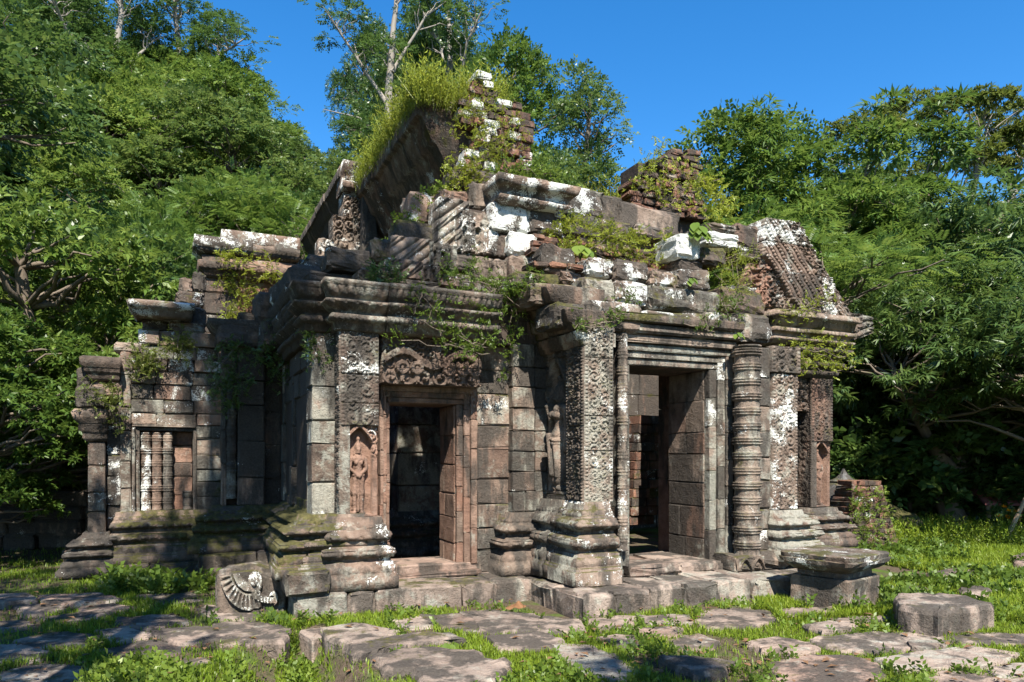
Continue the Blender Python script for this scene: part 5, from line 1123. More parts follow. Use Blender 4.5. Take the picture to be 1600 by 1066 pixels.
SP['tall'] = species(5, [[(0, 0, 0, .34), (.1, 0, 8, .27), (-.1, .1, 14, .2), (.3, 0, 19, .12), (.4, .1, 22, .05)], [(-.1, .1, 13, .12), (-2.2, .3, 16.5, .07), (-3.3, 0, 18, .03)], [(.1, 0, 15, .10), (1.8, -.3, 18.5, .06), (3.0, .2, 20, .02)], [(.1, 0, 10.5, .08), (-1.6, 0, 12, .05), (-3.4, .2, 12.3, .02)]],
    [(.4, .1, 21, 1.7, 1.7, 1.6), (-2.6, .3, 17.4, 1.5, 1.4, 1.4), (2.2, 0, 19.0, 1.4, 1.3, 1.2), (-.3, 0, 15.5, 1.3, 1.3, 1.8), (.8, 0, 12.8, 1.3, 1.2, 1.6), (-1.2, .1, 10.6, 1.4, 1.3, 1.8), (.2, 0, 8, 1.5, 1.4, 1.9), (0, 0, 5, 1.6, 1.6, 2.2)], 130, 22, SPR, .42, .60, M_LEAF_DARK, M_BARK_PALE, .7, .7, .05)
SP['ivy'] = species(6, [[(0, 0, 0, .25), (.2, .1, 5, .2), (0, 0, 10, .12), (.3, 0, 13, .05)], [(0, 0, 9, .1), (2.2, 0, 10, .04)]],
    [(0, 0, 2.5, 1.5, 1.4, 2.6), (.1, 0, 6, 1.25, 1.2, 2.4), (0, 0, 9.2, 1.2, 1.1, 2), (.4, 0, 11.8, 1.5, 1.3, 1.1), (-.5, .2, 12.9, 1.0, .9, .6), (2.3, 0, 8.9, 1.2, 1, 1.1), (3.3, .1, 8.2, .9, .8, .8)], 180, 20, SPR, .38, .44, M_LEAF_MID, M_BARK, .9, .35, .04)
SP['spread'] = species(7, [[(0, 0, 0, .36), (.1, 0, 6, .28), (0, .1, 8.6, .22)], [(0, .1, 8.6, .15), (-1.0, .2, 10.6, .10), (-2.6, .1, 12.8, .03)], [(0, .1, 8.5, .17), (1.6, 0, 10.2, .13), (4.0, .1, 11.6, .05)], [(.5, .1, 9.0, .12), (1.0, 0, 11.6, .08), (1.3, .3, 13.6, .03)], [(1.6, 0, 10.2, .1), (3, -.5, 12.4, .04)]],
    [(-2.6, .1, 12.8, 1.7, 1.5, .6), (-1.0, .2, 13.8, 1.5, 1.4, .55), (1.2, .2, 13.9, 1.7, 1.5, .55), (3.2, -.3, 12.9, 1.6, 1.4, .5), (4.6, .1, 12.0, 1.5, 1.4, .5), (-2.4, 0, 11.2, 1.4, 1.2, .5), (-1.2, -.2, 10.2, 1.1, 1, .5), (.6, 0, 12.2, 1.1, 1, .45), (5.2, 0, 10.6, 1.2, 1.1, .45)], 120, 20, ROS, .28, .46, M_LEAF_OLIVE, M_BARK_PALE, .4, .9, .04, 1, .0)
SP['plume'] = species(8, [[(0, 0, 0, .06), (.2, 0, 4, .05), (.5, .1, 7.5, .03), (1.2, .1, 10.4, .012)], [(.1, .1, 0, .05), (-.2, .2, 4, .04), (-.5, .3, 8.4, .012)], [(0, -.1, 0, .05), (.5, -.3, 4, .04), (1.2, -.5, 7.6, .012)]],
    [(1.1, .1, 9.6, .38, .38, 1.3), (.7, .1, 7.6, .75, .7, 1.3), (-.4, .3, 7.2, .7, .65, 1.5), (1.0, -.4, 6.2, .8, .75, 1.5), (.2, 0, 5.2, 1.3, 1.2, 1.7), (0, 0, 3, 1.6, 1.5, 1.9)], 180, 18, ROSN, .30, .40, M_LEAF_LIGHT, M_BARK, .8, .5, .02, 1, .35)
SP['shade'] = species(31, [[(0, 0, 0, .32), (.2, 0, 3.4, .26), (.1, .2, 7, .14), (0, 0, 9.5, .05)], [(.2, 0, 3.2, .17), (-2, -.5, 6.8, .08)], [(.2, 0, 3.6, .17), (2.2, .3, 7, .08)]],
    [(0, 0, 8.4, 2.6, 2.6, 1.6), (-2.4, -.5, 7.2, 2.2, 2.2, 1.3), (2.6, .3, 7.4, 2.2, 2.2, 1.3), (0, -2.2, 6.8, 2.4, 1.8, 1.0), (.5, 2.4, 7, 2.2, 1.8, 1.2)], 82, 15, SPR, .42, .55, M_LEAF_MID, M_BARK)
SP['denseshade'] = species(33, [[(0, 0, 0, .32), (.2, 0, 3.4, .26), (.1, .2, 7, .14), (0, 0, 9.5, .05)]],
    [(1.7, 0, 8.6, 2.6, 2.6, 1.6), (4.1, .3, 7.9, 2.2, 2.2, 1.3), (1.7, -2.2, 7.6, 2.4, 1.8, 1.0), (2.2, 2.4, 7.8, 2.2, 1.8, 1.2)], 170, 18, SPR, .42, .6, M_LEAF_MID, M_BARK)
SP['bush'] = species(9, [[(0, 0, 0, .06), (.1, 0, .8, .03)], [(0, 0, 0, .05), (-.4, .1, 1.0, .02)], [(0, 0, 0, .05), (.5, -.1, 1.0, .02)]],
    [(0, 0, 1.1, 1.0, 1.0, .9), (.8, .1, .8, .8, .8, .7), (-.8, 0, .8, .8, .8, .7), (0, -.5, .5, 1.1, .7, .5)], 85, 16, SPR, .36, .34, M_LEAF_MID, M_BARK)
VAR = {'darkbush': ('bush', M_LEAF_DARK), 'darkbroad': ('broad', M_LEAF_DARK), 'lightbroad': ('broad', M_LEAF_LIGHT)}
def plant(kind, name, x, y, top=None, scale=None, rz=None, z=None, wide=1.0, tilt=0.0, **kw):
    mat = None
    if kind in VAR: kind, mat = VAR[kind]
    s = SP[kind]; z0 = float(ground_z(x, y)) - .1 if z is None else z
    sc = scale if scale else (top - z0) / s['top']
    o = empty(name, (x, y, z0), rnd.uniform(0, 6.28) if rz is None else rz, **kw); o.scale = (sc * wide, sc * wide, sc); o.rotation_euler[0] = tilt
    for part in ('trunk', 'crown'):
        c = bpy.data.objects.new(part, s[part]); COL.objects.link(c); c.parent = o
        if mat and part == 'crown': c.material_slots[0].link = 'OBJECT'; c.material_slots[0].material = mat
    return o
def plant_px(kind, name, px, ytop, Y, **kw):
    x, ztop = py_(px, ytop, Y); return plant(kind, name, x, Y, top=ztop, **kw)
HG, RG, UG = 'trees of the hillside forest', 'trees of the forest right of the temple', 'bushes along the back of the lawn'
# left foreground and middle
plant_px('glossy', 'glossy_tree', 55, 300, 13.5, wide=1.05, rz=.4, label='big rounded shrub tree with small glossy leaves left of the far pavilion', cat='tree')
plant_px('glossy', 'glossy_tree', -40, 470, 11.2, wide=1.2, rz=2.2, label='glossy leaved shrub tree cut by the left edge of the picture', cat='tree')
plant('broad', 'forest_tree', -14.2, 14.5, scale=1.2, rz=.8, label='tall dark tree with low hanging leaves in the upper left corner', cat='tree')
plant_px('feather', 'acacia_tree', 330, 262, 22, wide=.9, rz=1.1, label='feathery light green acacia rising above the far pavilion', cat='tree')
plant_px('feather', 'acacia_tree', 430, 275, 23, wide=.9, rz=2.9, label='feathery acacia between the pavilion cornice and the carved eaves', cat='tree')
plant_px('feather', 'acacia_tree', 215, 330, 19, wide=.9, rz=4.4, label='low feathery acacia behind the broken pavilion wall', cat='tree')
plant_px('lightbroad', 'forest_tree', 140, 215, 24, wide=.9, rz=.2, label='light green tree at the foot of the hill behind the glossy shrub', cat='tree')
plant_px('broad', 'forest_tree', 500, 290, 27, wide=1.1, rz=5.4, label='small green tree just left of the dark carved roof edge', cat='tree')
# pale multi stem tree behind the pavilion
SP['stems'] = species(21, [[(0, 0, 0, .13), (.1, 0, 2.2, .11), (-.5, .1, 4.0, .08), (-.9, 0, 5.2, .04)], [(.15, 0, 0, .11), (.3, 0, 2.4, .09), (.1, .1, 4.4, .06)], [(.3, .1, 0, .09), (.7, 0, 2.6, .07), (1.0, 0, 4.3, .03)], [(.1, 0, 2.0, .08), (.9, 0, 3.6, .05)]],
    [(-.9, 0, 5.4, 1.5, 1.3, .9), (.3, .1, 5.2, 1.5, 1.3, .9), (1.3, 0, 4.8, 1.2, 1.1, .7), (-1.8, -.1, 4.9, 1.1, 1, .7)], 90, 15, SPR, .40, .45, M_LEAF_MID, M_BARK_PALE)
plant_px('stems', 'pale_stemmed_tree', 175, 335, 16.5, rz=.2, label='tree with several pale bare stems rising behind the broken pavilion wall', cat='tree')
# hillside forest
hr = random.Random(11)
kinds = ['broad', 'lightbroad', 'lightbroad', 'lightbroad', 'ivy', 'broad', 'ivy']
for (px, Y, n) in ((-60, 27, 0), (60, 26, 0), (150, 27, 0), (240, 29, 0), (345, 28, 0), (430, 30, 0), (510, 33, 0), (-20, 33, 0), (90, 35, 0), (180, 34, 0), (280, 36, 0), (370, 36, 0), (450, 38, 0), (530, 40, 0),
                   (20, 42, 0), (130, 43, 0), (230, 44, 0), (320, 44, 0), (400, 46, 0), (470, 48, 0), (560, 50, 0), (-80, 44, 0), (620, 52, 0), (700, 55, 0), (800, 56, 0), (900, 55, 0), (1000, 55, 0)):
    x = (px - HX) / FPX * Y; k = hr.choice(kinds if Y < 40 else kinds[:4]); lim = np.interp(px, [-100, 360, 395, 430, 500, 560, 620, 1000], [-300, 30, 150, 190, 225, 262, 285, 300]); sc = {'feather': 1.3, 'ivy': .65}.get(k, .92) * hr.uniform(.85, 1.2)
    sc = min(sc, max(.25, (py_(px, lim, Y)[1] - float(ground_z(x, Y))) / SP[VAR.get(k, (k,))[0]]['top']))
    plant(k, 'forest_tree', x, Y, scale=sc, rz=hr.uniform(0, 6), wide=1.1, label='leafy green tree among the mass of forest on the hillside', cat='tree', group=HG)
for i in range(34):
    Y = hr.uniform(17, 40); px = hr.uniform(-60, 540); x = (px - HX) / FPX * Y
    plant(hr.choice(['bush', 'bush', 'darkbush']), 'hillside_bush', x, Y, scale=hr.uniform(.9, 1.7), rz=hr.uniform(0, 6), label='leafy bush growing under the hillside forest trees', cat='bush', group='bushes of the hillside forest')
TL = [('tall', 180, -70, 33, 1.5, 1.2, 'tall slender hilltop tree at the far left against the sky gap'), ('tall', 285, -30, 36, 1.7, 3.0, 'tall hilltop tree with open crown left of the blue sky'), ('tall', 345, 30, 38, 1.3, 4.4, 'tall hilltop tree with a drooping crown at the edge of the blue sky'), ('broad', 245, 70, 36, 1.0, 1, 'spreading tree on the hilltop between the tall slender trees'),
      ('broad', 90, -40, 36, 1.1, 2, 'broad tree on the hilltop in the upper left'), ('lightbroad', 200, 110, 30, 1.0, 3, 'broad green tree halfway up the hill'), ('broad', 20, 0, 27, 1.2, 4, 'broad tree at the upper left edge of the hill'), ('lightbroad', 120, 100, 28, 1.1, 5, 'mid green tree low on the slope above the glossy shrub'), ('broad', 385, 190, 38, 1.0, .5, 'green tree on the slope below the blue sky'),
      ('tall', 610, -95, 38, 1.15, .3, 'very tall tree with a pale trunk and bare branches behind the grassy roof'), ('tall', 705, -85, 42, 1.0, 2.2, 'very tall thin tree with dead branches right of the pale trunked tree'), ('ivy', 580, 185, 34, .9, 1, 'leafy creeper covered tree low behind the left roof eaves'), ('darkbroad', 600, 85, 44, .75, 2.4, 'dense dark tree crown around the pale trunk behind the grassy roof'), ('darkbroad', 655, 5, 48, .62, 1.7, 'tall dark tree filling the gap between the pale trunk and the thin tree'), ('darkbroad', 575, 20, 47, .5, 3.1, 'narrow dark tree just left of the pale trunk'), ('darkbroad', 715, 15, 50, .6, 4.4, 'tall dark tree behind the very tall thin tree'), ('darkbroad', 685, 50, 46, .75, .4, 'dense dark tree crown between the two very tall trees'), ('lightbroad', 800, 58, 40, .72, 1.4, 'rounded green tree behind the brick gable'), ('lightbroad', 735, 105, 38, .8, 3.4, 'green tree crown between the tall thin tree and the brick gable'),
      ('ivy', 912, 96, 32, .85, .2, 'tree hung with ivy like a column right of the brick gable'), ('ivy', 860, 230, 28, 1.0, 2.5, 'creeper hung bush tree low behind the roof between gable and brick stack')]
for (k, px, yt, Y, wd, rz, lab) in TL: plant_px(k, 'forest_tree' if k != 'tall' else 'tall_tree', px, yt, Y, wide=wd, rz=rz, label=lab, cat='tree')
# forest right of the temple
RL = [('lightbroad', 1185, 165, 21, .95, .3, 'broad light green tree with a rounded top behind the right half pediment'), ('plume', 1120, 178, 20, 1.2, 5.6, 'bamboo like plume just right of the brick stack'), ('plume', 1290, 140, 19, 1.3, .1, 'tallest feathery plume standing against the sky right of the pediment'), ('plume', 1250, 205, 18, 1.4, 2.0, 'feathery plume tree between the light green tree and the tallest plume'),
      ('plume', 1390, 135, 22, 1.4, .2, 'feathery plume leaning in front of the spreading tree'), ('broad', 1330, 235, 22, .9, 4, 'mid green tree between the two feathery plumes'), ('spread', 1478, 138, 27, 1.1, .0, 'spreading tree with visible pale branches against the sky at the upper right'), ('spread', 1630, 150, 29, 1.0, 2.6, 'spreading tree cut by the right edge of the picture'), ('mango', 1565, 270, 18, 1.1, 1.0, 'dense dark green tree at the right edge below the spreading tree'),
      ('mango', 1475, 420, 15.0, 1.25, .3, 'nearest tree with long drooping leaves over the lawn'), ('mango', 1640, 400, 13.5, 1.2, 4, 'leafy tree cut by the right edge above the hut'), ('broad', 1400, 330, 21, .9, 2, 'green tree behind the nearest drooping tree'), ('broad', 1300, 330, 19, .95, 5, 'green tree close behind the end of the half pediment'), ('feather', 1240, 330, 17, 1.2, 2, 'small feathery tree just behind the half pediment'), ('mango', 1345, 440, 17, .9, 3.2, 'narrow drooping tree beside the right end of the temple')]
for (k, px, yt, Y, wd, rz, lab) in RL: plant_px(k, 'forest_tree', px, yt, Y, wide=wd, rz=rz, label=lab, cat='tree')
for (px, Y, k, sc) in ((1100, 26, 'broad', .9), (1190, 28, 'broad', .9), (1280, 27, 'darkbroad', .95), (1380, 28, 'darkbroad', .95), (1470, 24, 'darkbroad', .8), (1560, 23, 'darkbroad', .85), (1650, 24, 'darkbroad', .9), (1330, 24, 'darkbroad', .7), (1420, 22, 'darkbroad', .6), (1520, 21, 'darkbroad', .6), (1040, 30, 'broad', .8), (1600, 33, 'darkbroad', 1), (1450, 34, 'darkbroad', .9), (1300, 35, 'broad', .9), (1150, 36, 'broad', .8)):
    plant(k, 'forest_tree', (px - HX) / FPX * Y, Y, scale=sc, rz=hr.uniform(0, 6), label='dark leafy tree deep in the forest right of the temple', cat='tree', group=RG)
for i in range(30):
    Y = hr.uniform(15.6, 21); px = hr.uniform(1290, 1660); plant(hr.choice(['darkbush', 'bush', 'bush']), 'bush', (px - HX) / FPX * Y, Y, scale=hr.uniform(.7, 1.5), rz=hr.uniform(0, 6), label='dark leafy bush in the shade along the back of the lawn', cat='bush', group=UG)
for i in range(12):
    Y = hr.uniform(14.2, 18); px = hr.uniform(-60, 150); plant(hr.choice(['darkbush', 'bush']), 'bush', (px - HX) / FPX * Y, Y, scale=hr.uniform(.6, 1.1), rz=hr.uniform(0, 6), label='leafy bush behind the low dark wall at the far left', cat='bush', group='bushes behind the low wall')
for (px, Y, h, r0, lab) in ((1505, 15.6, 3.6, .10, 'slender pale trunk leaning slightly beside the boulder'), (1535, 16.2, 2.4, .20, 'thick short trunk catching sunlight near the hut'), (1312, 16.5, 4.2, .10, 'slender pale trunk just right of the temple corner')):
    t_ = Tubes(); x = (px - HX) / FPX * Y; rr = np.random.default_rng(int(px)); t_.add(curve((0, 0, -.2), (.25, 0, h), rr, 9, 0, .12), np.linspace(r0, r0 * .7, 9), 10)
    o = empty('bare_trunk_tree', (x, Y, 0), 0, label=lab, cat='tree'); c = bpy.data.objects.new('trunk', t_.mesh('trunk', M_BARK_PALE)); COL.objects.link(c); c.parent = o
    c = bpy.data.objects.new('crown', SP['bush']['crown']); COL.objects.link(c); c.parent = o; c.location = (.25, 0, h - .6)
# trees behind and beside the viewpoint: they throw the dappled shade
for (x, y, k, sc, rz) in ((-5.8, .3, 'shade', 1.0, 1), (-3.5, 1.7, 'shade', .86, 5.0), (-2.75, 2.4, 'denseshade', 1.48, 0), (-9.4, 1.2, 'shade', 1.25, 2), (-3.4, -4.4, 'shade', .9, 4), (-3.7, -1.3, 'denseshade', .95, 3.0), (9.5, -1.5, 'mango', 1.1, 3.3), (3.2, -.9, 'plume', .8, 3.3)):
    plant(k, 'shade_tree', x, y, scale=sc, rz=rz, z=-.2, wide=.55 if x in (-3.5, -3.7) else .33 if x == -2.75 else 1, label='tree standing outside the picture that shades the ground in front', cat='tree', group='trees around the viewpoint')

# ------------------------------------------------------------ grass
polys = [np.array([pg(px, py, z) for px, py in p]) for p, z in [(q, .03) for q in SL] + TR + LSZ]
def inside(poly, X, Y, shrink=.95):
    c = poly.mean(0); poly = c + (poly - c) * shrink; r = np.zeros(X.shape, bool); n = len(poly)
    for i in range(n):
        x1, y1 = poly[i]; x2, y2 = poly[(i + 1) % n]; cnd = ((y1 > Y) != (y2 > Y)); r ^= cnd & (X < (x2 - x1) * (Y - y1) / (y2 - y1 + 1e-12) + x1)
    return r
def free(X, Y, shrink=.95):
    ok = np.ones(X.shape, bool)
    for p in polys: ok &= ~inside(p, X, Y, shrink)
    d = np.stack([X - A[0], Y - A[1]], -1); u = d @ UX; v = d @ VX
    ok &= ~((u > -.05) & (u < 2.7) & (v > -.04)); ok &= ~((u > 2.3) & (u < 8.6) & (v > -1.15)); ok &= ~((u > -.9) & (u < .5) & (v > 3.1)); ok &= ~((u > -2.4) & (u < -.3) & (v > 3.55))
    ok &= ~((np.abs(X - ctr[0]) < .45) & (np.abs(Y - ctr[1]) < .45)); ok &= ~((np.abs(X - nag.location.x) < nl / 2) & (np.abs(Y - nag.location.y) < .25))
    return ok
def scatter(n, y0, y1, xf, seed):
    r = np.random.default_rng(seed); Y = y0 * (y1 / y0) ** r.random(n); px = r.uniform(xf[0], xf[1], n); return (px - HX) / FPX * Y, Y, r
def blades(name, X, Y, r, h, w, mat, lean=.45, z=None, **kw):
    n = len(X); Zg = ground_z(X, Y) if z is None else z; a = r.uniform(0, 6.28, n); H = h * r.uniform(.5, 1.35, n); ln = np.abs(r.normal(0, lean, n)); d = np.stack([np.cos(a), np.sin(a), 0 * a], -1); s = np.stack([-np.sin(a), np.cos(a), 0 * a], -1)
    b = np.stack([X, Y, Zg - .01], -1); up = np.array([0, 0, 1.0]); m = b + up * (H * .55)[:, None] + d * (H * ln * .35)[:, None]; t = b + up * (H * (1 - .25 * ln))[:, None] + d * (H * ln)[:, None]; ww = (w * r.uniform(.7, 1.3, n))[:, None]
    V = np.stack([b, m + s * ww, t, m - s * ww], 1).reshape(-1, 3)
    return mk_np(name, V, np.arange(4 * n).reshape(-1, 4), mat, None, (0, 0, 0), False, np.clip(r.normal(.5, .22, n), 0, 1), **kw)
def patchy(X, Y, thr, k=1.0): return (np.sin(X * 2.1 * k + 1.7 * np.sin(Y * 1.3 * k)) + np.sin(Y * 2.7 * k + 1.1 * np.sin(X * 1.9 * k) + 2) + np.sin(X * 5.3 * k + Y * 4.1 * k) * .7) > thr
X, Y, r = scatter(150000, 5.0, 9.5, (430, 1680), 3); ok = free(X, Y) & (patchy(X, Y, -.75) | (r.random(len(X)) < .12)); blades('paving_grass', X[ok], Y[ok], np.random.default_rng(5), .062, .0042, M_GRASS, .6, label='short green grass growing between the paving stones', cat='grass', kind='stuff')
X, Y, r = scatter(150000, 7.2, 17, (1180, 1700), 4); ok = free(X, Y); blades('lawn_grass', X[ok], Y[ok], np.random.default_rng(6), .10, .007, M_GRASS, .55, label='bright green grass of the lawn right of the temple', cat='grass', kind='stuff')
X, Y, r = scatter(150000, 5.0, 16, (-120, 520), 8); ok = free(X, Y) & ((patchy(X, Y, .15, 1.2) & (r.random(len(X)) < .7)) | (r.random(len(X)) < .10)); blades('courtyard_grass', X[ok], Y[ok], np.random.default_rng(7), .075, .0048, M_GRASS, .6, label='thin shaded grass on the ground left of the temple', cat='grass', kind='stuff')
# taller weeds with leaves
def weeds(name, X, Y, sc, tm, mat, seed, up=1.2, **kw):
    r = np.random.default_rng(seed); n = len(X); ax = np.stack([r.normal(0, .6, n), r.normal(0, .6, n), np.full(n, up)], -1); V, F, at = cloud(tm, np.stack([X, Y, ground_z(X, Y)], -1), ax, sc * r.uniform(.5, 1.4, n), .6, seed); return mk_np(name, V, F, mat, None, (0, 0, 0), False, at, **kw)
X, Y, r = scatter(4600, 5.0, 9.0, (600, 1680), 13); ok = free(X, Y, 1.02) & patchy(X, Y, .1, 1.3); weeds('paving_weeds', X[ok], Y[ok], .11, SPR, M_VINE, 1, label='small leafy weeds sprouting in the joints of the paving', cat='weeds', kind='stuff')
X, Y, r = scatter(5200, 7.5, 15.5, (1230, 1680), 14); ok = free(X, Y, 1.02) & patchy(X, Y, .0, .7); weeds('lawn_weeds', X[ok], Y[ok], .17, SPR, M_VINE, 2, label='leafy ground weeds mixed into the lawn', cat='weeds', kind='stuff')
X, Y, r = scatter(2600, 13.0, 15.5, (1360, 1640), 19); weeds('lawn_edge_grass', X, Y, .42, STK, M_GRASS, 3, label='taller pale grass along the back edge of the lawn', cat='grass', kind='stuff')
X, Y, r = scatter(1000, 5.0, 6.4, (120, 480), 15); ok = free(X, Y, 1.02) & patchy(X, Y, .2, 1.7); weeds('kerb_weeds', X[ok], Y[ok], .13, SPR, M_VINE, 4, label='clumps of leafy weeds in front of the raised terrace edge', cat='weeds', kind='stuff')
X, Y, r = scatter(170, 6.5, 7.2, (318, 520), 16); ok = free(X, Y, 1.0); weeds('block_weeds', X[ok], Y[ok], .15, SPR, M_VINE, 5, label='leafy weeds around the foot of the carved naga block', cat='weeds', kind='stuff')
X, Y, r = scatter(700, 8.4, 9.6, (165, 320), 17); ok = free(X, Y, 1.0) & patchy(X, Y, -.5, 1.5); weeds('pavilion_weeds', X[ok], Y[ok], .20, SPR, M_VINE, 6, label='leafy weeds at the foot of the far left pavilion', cat='weeds', kind='stuff')
X, Y, r = scatter(420, 5.0, 9.5, (-60, 1650), 18)
lf = []; rr = np.random.default_rng(3)
V, F, at = cloud([np.array([leaf((0, 0, 0), (1, 0, .1), (0, 0, 1), 1, .28, .1)])], np.stack([X, Y, ground_z(X, Y) + .05], -1), rr.normal(0, 1, (len(X), 3)) * [1, 1, .1], .07 * rr.uniform(.6, 1.4, len(X)), .3, 3)
mk_np('fallen_leaves', V, F, M_LITTER, None, (0, 0, 0), False, at, label='dry brown leaves fallen over the grass and paving', cat='leaf litter', kind='stuff')

# ------------------------------------------------------------ weeds and creepers on the ruin
def in_poly_px(poly, n, r):
    p = np.array(poly, float); lo, hi = p.min(0), p.max(0); out = []
    while len(out) < n:
        q = r.uniform(lo, hi, (n * 2, 2)); out += list(q[inside(p, q[:, 0], q[:, 1], 1.0)])
    return np.array(out[:n])
CG = [0]
def creeper(label, regs, name='creeper', mat=None, tm=None, sc=.10, up=(0, -.25, .35), strands=8, **kw):
    """regs: (outline as seen in the photograph, plane v, count); leaves and thin stems cling to the masonry on that plane"""
    CG[0] += 1; r = np.random.default_rng(100 + CG[0]); pos, ax = [], []; tb_ = Tubes()
    for poly, v, n in regs:
        q = in_poly_px(poly, n, r); pts = []
        # gather the leaves in drifts
        ctr_ = q[: max(4, n // 14)]; k = r.integers(0, len(ctr_), n); q = np.where(r.random((n, 1)) < .72, ctr_[k] + r.normal(0, 7, (n, 2)), q)
        for (x, y) in q:
            u, z = pv(x, y, v); w = wpos(u, v - abs(r.normal(0, .045)), z); pts.append([w.x, w.y, w.z])
        pts = np.array(pts); pos.append(pts); a = np.tile(np.array([VX[0], VX[1], 0]) * up[1] + np.array([0, 0, up[2]]), (n, 1)) + r.normal(0, .55, (n, 3)); ax.append(a)
        for k in range(strands):
            i, j = r.integers(0, n, 2)
            if np.linalg.norm(pts[i] - pts[j]) < .9: tb_.add(curve(pts[i], pts[j], r, 5, -.15, .2), np.full(5, .006), 4)
    sc *= .72
    V, F, at = cloud(tm or SPR, np.vstack(pos), np.vstack(ax), sc * r.uniform(.55, 1.4, sum(len(p) for p in pos)), .7, CG[0])
    c = V.mean(0); o = empty(name, tuple(c), 0, label=label, cat=kw.get('cat', 'creeper'))
    mk_np('foliage', V - c, F, mat or M_VINE, o, (0, 0, 0), False, at)
    if tb_.n: mk_np('stems', np.vstack(tb_.V) - c, np.vstack(tb_.F), M_BARK, o, kind='stuff')
    return o
creeper('bright green creeper spilling over the wing cornice in the middle of the front', [([(690, 418), (740, 408), (785, 440), (790, 500), (740, 500), (700, 470)], .24, 380), ([(640, 440), (700, 450), (690, 520), (640, 500)], .12, 70), ([(690, 490), (770, 500), (778, 560), (700, 560)], .16, 110), ([(778, 450), (830, 440), (800, 560), (786, 600)], .36, 170), ([(790, 436), (850, 430), (840, 450), (800, 462)], .05, 120)], sc=.105)
creeper('thin creeper hanging along the bottom of the wing cornice above the carved lintel', [([(600, 515), (760, 530), (770, 560), (700, 548), (600, 530)], .16, 80)], sc=.09)
creeper('yellow green weeds on the exposed bricks above the porch doorway', [([(850, 355), (905, 345), (1060, 372), (1070, 420), (980, 415), (880, 408)], .55, 480), ([(905, 370), (960, 360), (1000, 400), (900, 400)], .45, 120)], name='weed_patch', mat=M_WEED, sc=.13, cat='weeds')
creeper('small tufts of weed in the joints of the blocks over the porch doorway', [([(955, 455), (990, 450), (990, 480), (955, 480)], -.30, 60), ([(1060, 500), (1110, 480), (1115, 520), (1070, 522)], -.42, 50), ([(1120, 470), (1170, 470), (1165, 500), (1120, 500)], -.35, 110), ([(905, 500), (960, 505), (960, 520), (905, 515)], -.5, 60), ([(940, 470), (970, 468), (970, 500), (945, 500)], -.48, 40)], name='weed_patch', mat=M_VINE, sc=.09, cat='weeds')
creeper('olive creeper covering the face of the brick gable', [([(700, 190), (745, 150), (800, 170), (826, 200), (826, 262), (760, 268), (700, 260)], 1.93, 380), ([(700, 250), (750, 255), (760, 300), (690, 300)], 1.3, 240)], mat=M_WEED, sc=.11)
creeper('shaded ferns hanging on the side of the grassy nave roof', [([(610, 370), (690, 285), (720, 290), (650, 385), (606, 405)], 1.6, 300)], name='fern', mat=M_VINE, sc=.17, cat='fern')
creeper('weeds along the ledge between the gable and the lichen white capital', [([(775, 262), (880, 268), (890, 290), (800, 285), (770, 285)], 1.1, 330)], name='weed_patch', mat=M_VINE, sc=.13, cat='weeds')
creeper('yellow weeds growing over the brick stack on the right', [([(985, 250), (1040, 225), (1100, 260), (1100, 330), (1040, 325), (985, 310)], 1.85, 260), ([(1085, 290), (1110, 265), (1150, 330), (1150, 352), (1090, 345)], 1.0, 330)], name='weed_patch', mat=M_WEED, sc=.13, cat='weeds')
creeper('fine leaved grass clump beside the ridged stones left of the half pediment', [([(1112, 420), (1140, 392), (1172, 400), (1165, 450), (1125, 468)], -.02, 240)], name='grass_clump', mat=M_WEED, tm=STK, sc=.22, up=(0, -.5, .5), cat='grass')
creeper('creeper trailing over the cornice under the half pediment', [([(1210, 530), (1300, 525), (1330, 550), (1320, 580), (1240, 575)], .04, 300), ([(1215, 490), (1260, 480), (1270, 500), (1215, 505)], .1, 90), ([(1250, 470), (1290, 462), (1300, 480), (1255, 490)], .2, 50)], mat=M_WEED, sc=.095)
creeper('creeper strands on the red wall of the tall block at the back left', [([(340, 395), (400, 402), (430, 410), (430, 425), (345, 410)], 6.15, 130), ([(345, 430), (400, 425), (400, 470), (370, 480), (350, 450)], 6.42, 170), ([(390, 425), (460, 440), (455, 460), (400, 440)], 6.42, 90), ([(350, 480), (380, 480), (375, 510), (350, 505)], 6.42, 70)], mat=M_WEED, sc=.15)
creeper('dry scrub and small plants rooted in the broken pavilion wall', [([(205, 540), (250, 545), (245, 600), (210, 590)], 4.02, 260), ([(255, 525), (300, 530), (295, 565), (255, 555)], 4.0, 200), ([(130, 608), (180, 602), (185, 640), (140, 640)], 3.8, 130), ([(170, 630), (190, 630), (190, 660), (175, 660)], 3.95, 60)], name='scrub', mat=M_LEAF_OLIVE, sc=.12, cat='scrub')
creeper('dark creeper hanging over the shaded side porch', [([(325, 560), (370, 530), (400, 560), (380, 640), (335, 640)], 3.5, 330), ([(400, 530), (460, 500), (470, 560), (430, 620)], 3.2, 260), ([(470, 520), (515, 520), (510, 580), (480, 560)], .6, 90), ([(575, 420), (620, 400), (625, 450), (590, 460)], .5, 110)], mat=M_LEAF_MID, sc=.13)
creeper('creeper and moss leaves at the foot of the old brick pile', [([(1322, 800), (1385, 790), (1390, 860), (1318, 862)], 4.6, 10)], sc=.12)
bpx, bpy_ = bp.location.x, bp.location.y
rr = np.random.default_rng(77); n = 330; hh = rr.random(n) ** 1.6 * 1.05; fa = .52 - .28 * hh / 1.15; pos = np.stack([bpx + rr.uniform(-1, 1, n) * fa * 1.02 + .06 * hh, bpy_ - fa * 1.02 - .02 - np.abs(rr.normal(0, .05, n)), hh], -1)
V, F, at = cloud(SPR, pos, rr.normal(0, .5, (n, 3)) + [0, -.3, .4], .10 * rr.uniform(.6, 1.4, n), .7, 5); c = V.mean(0)
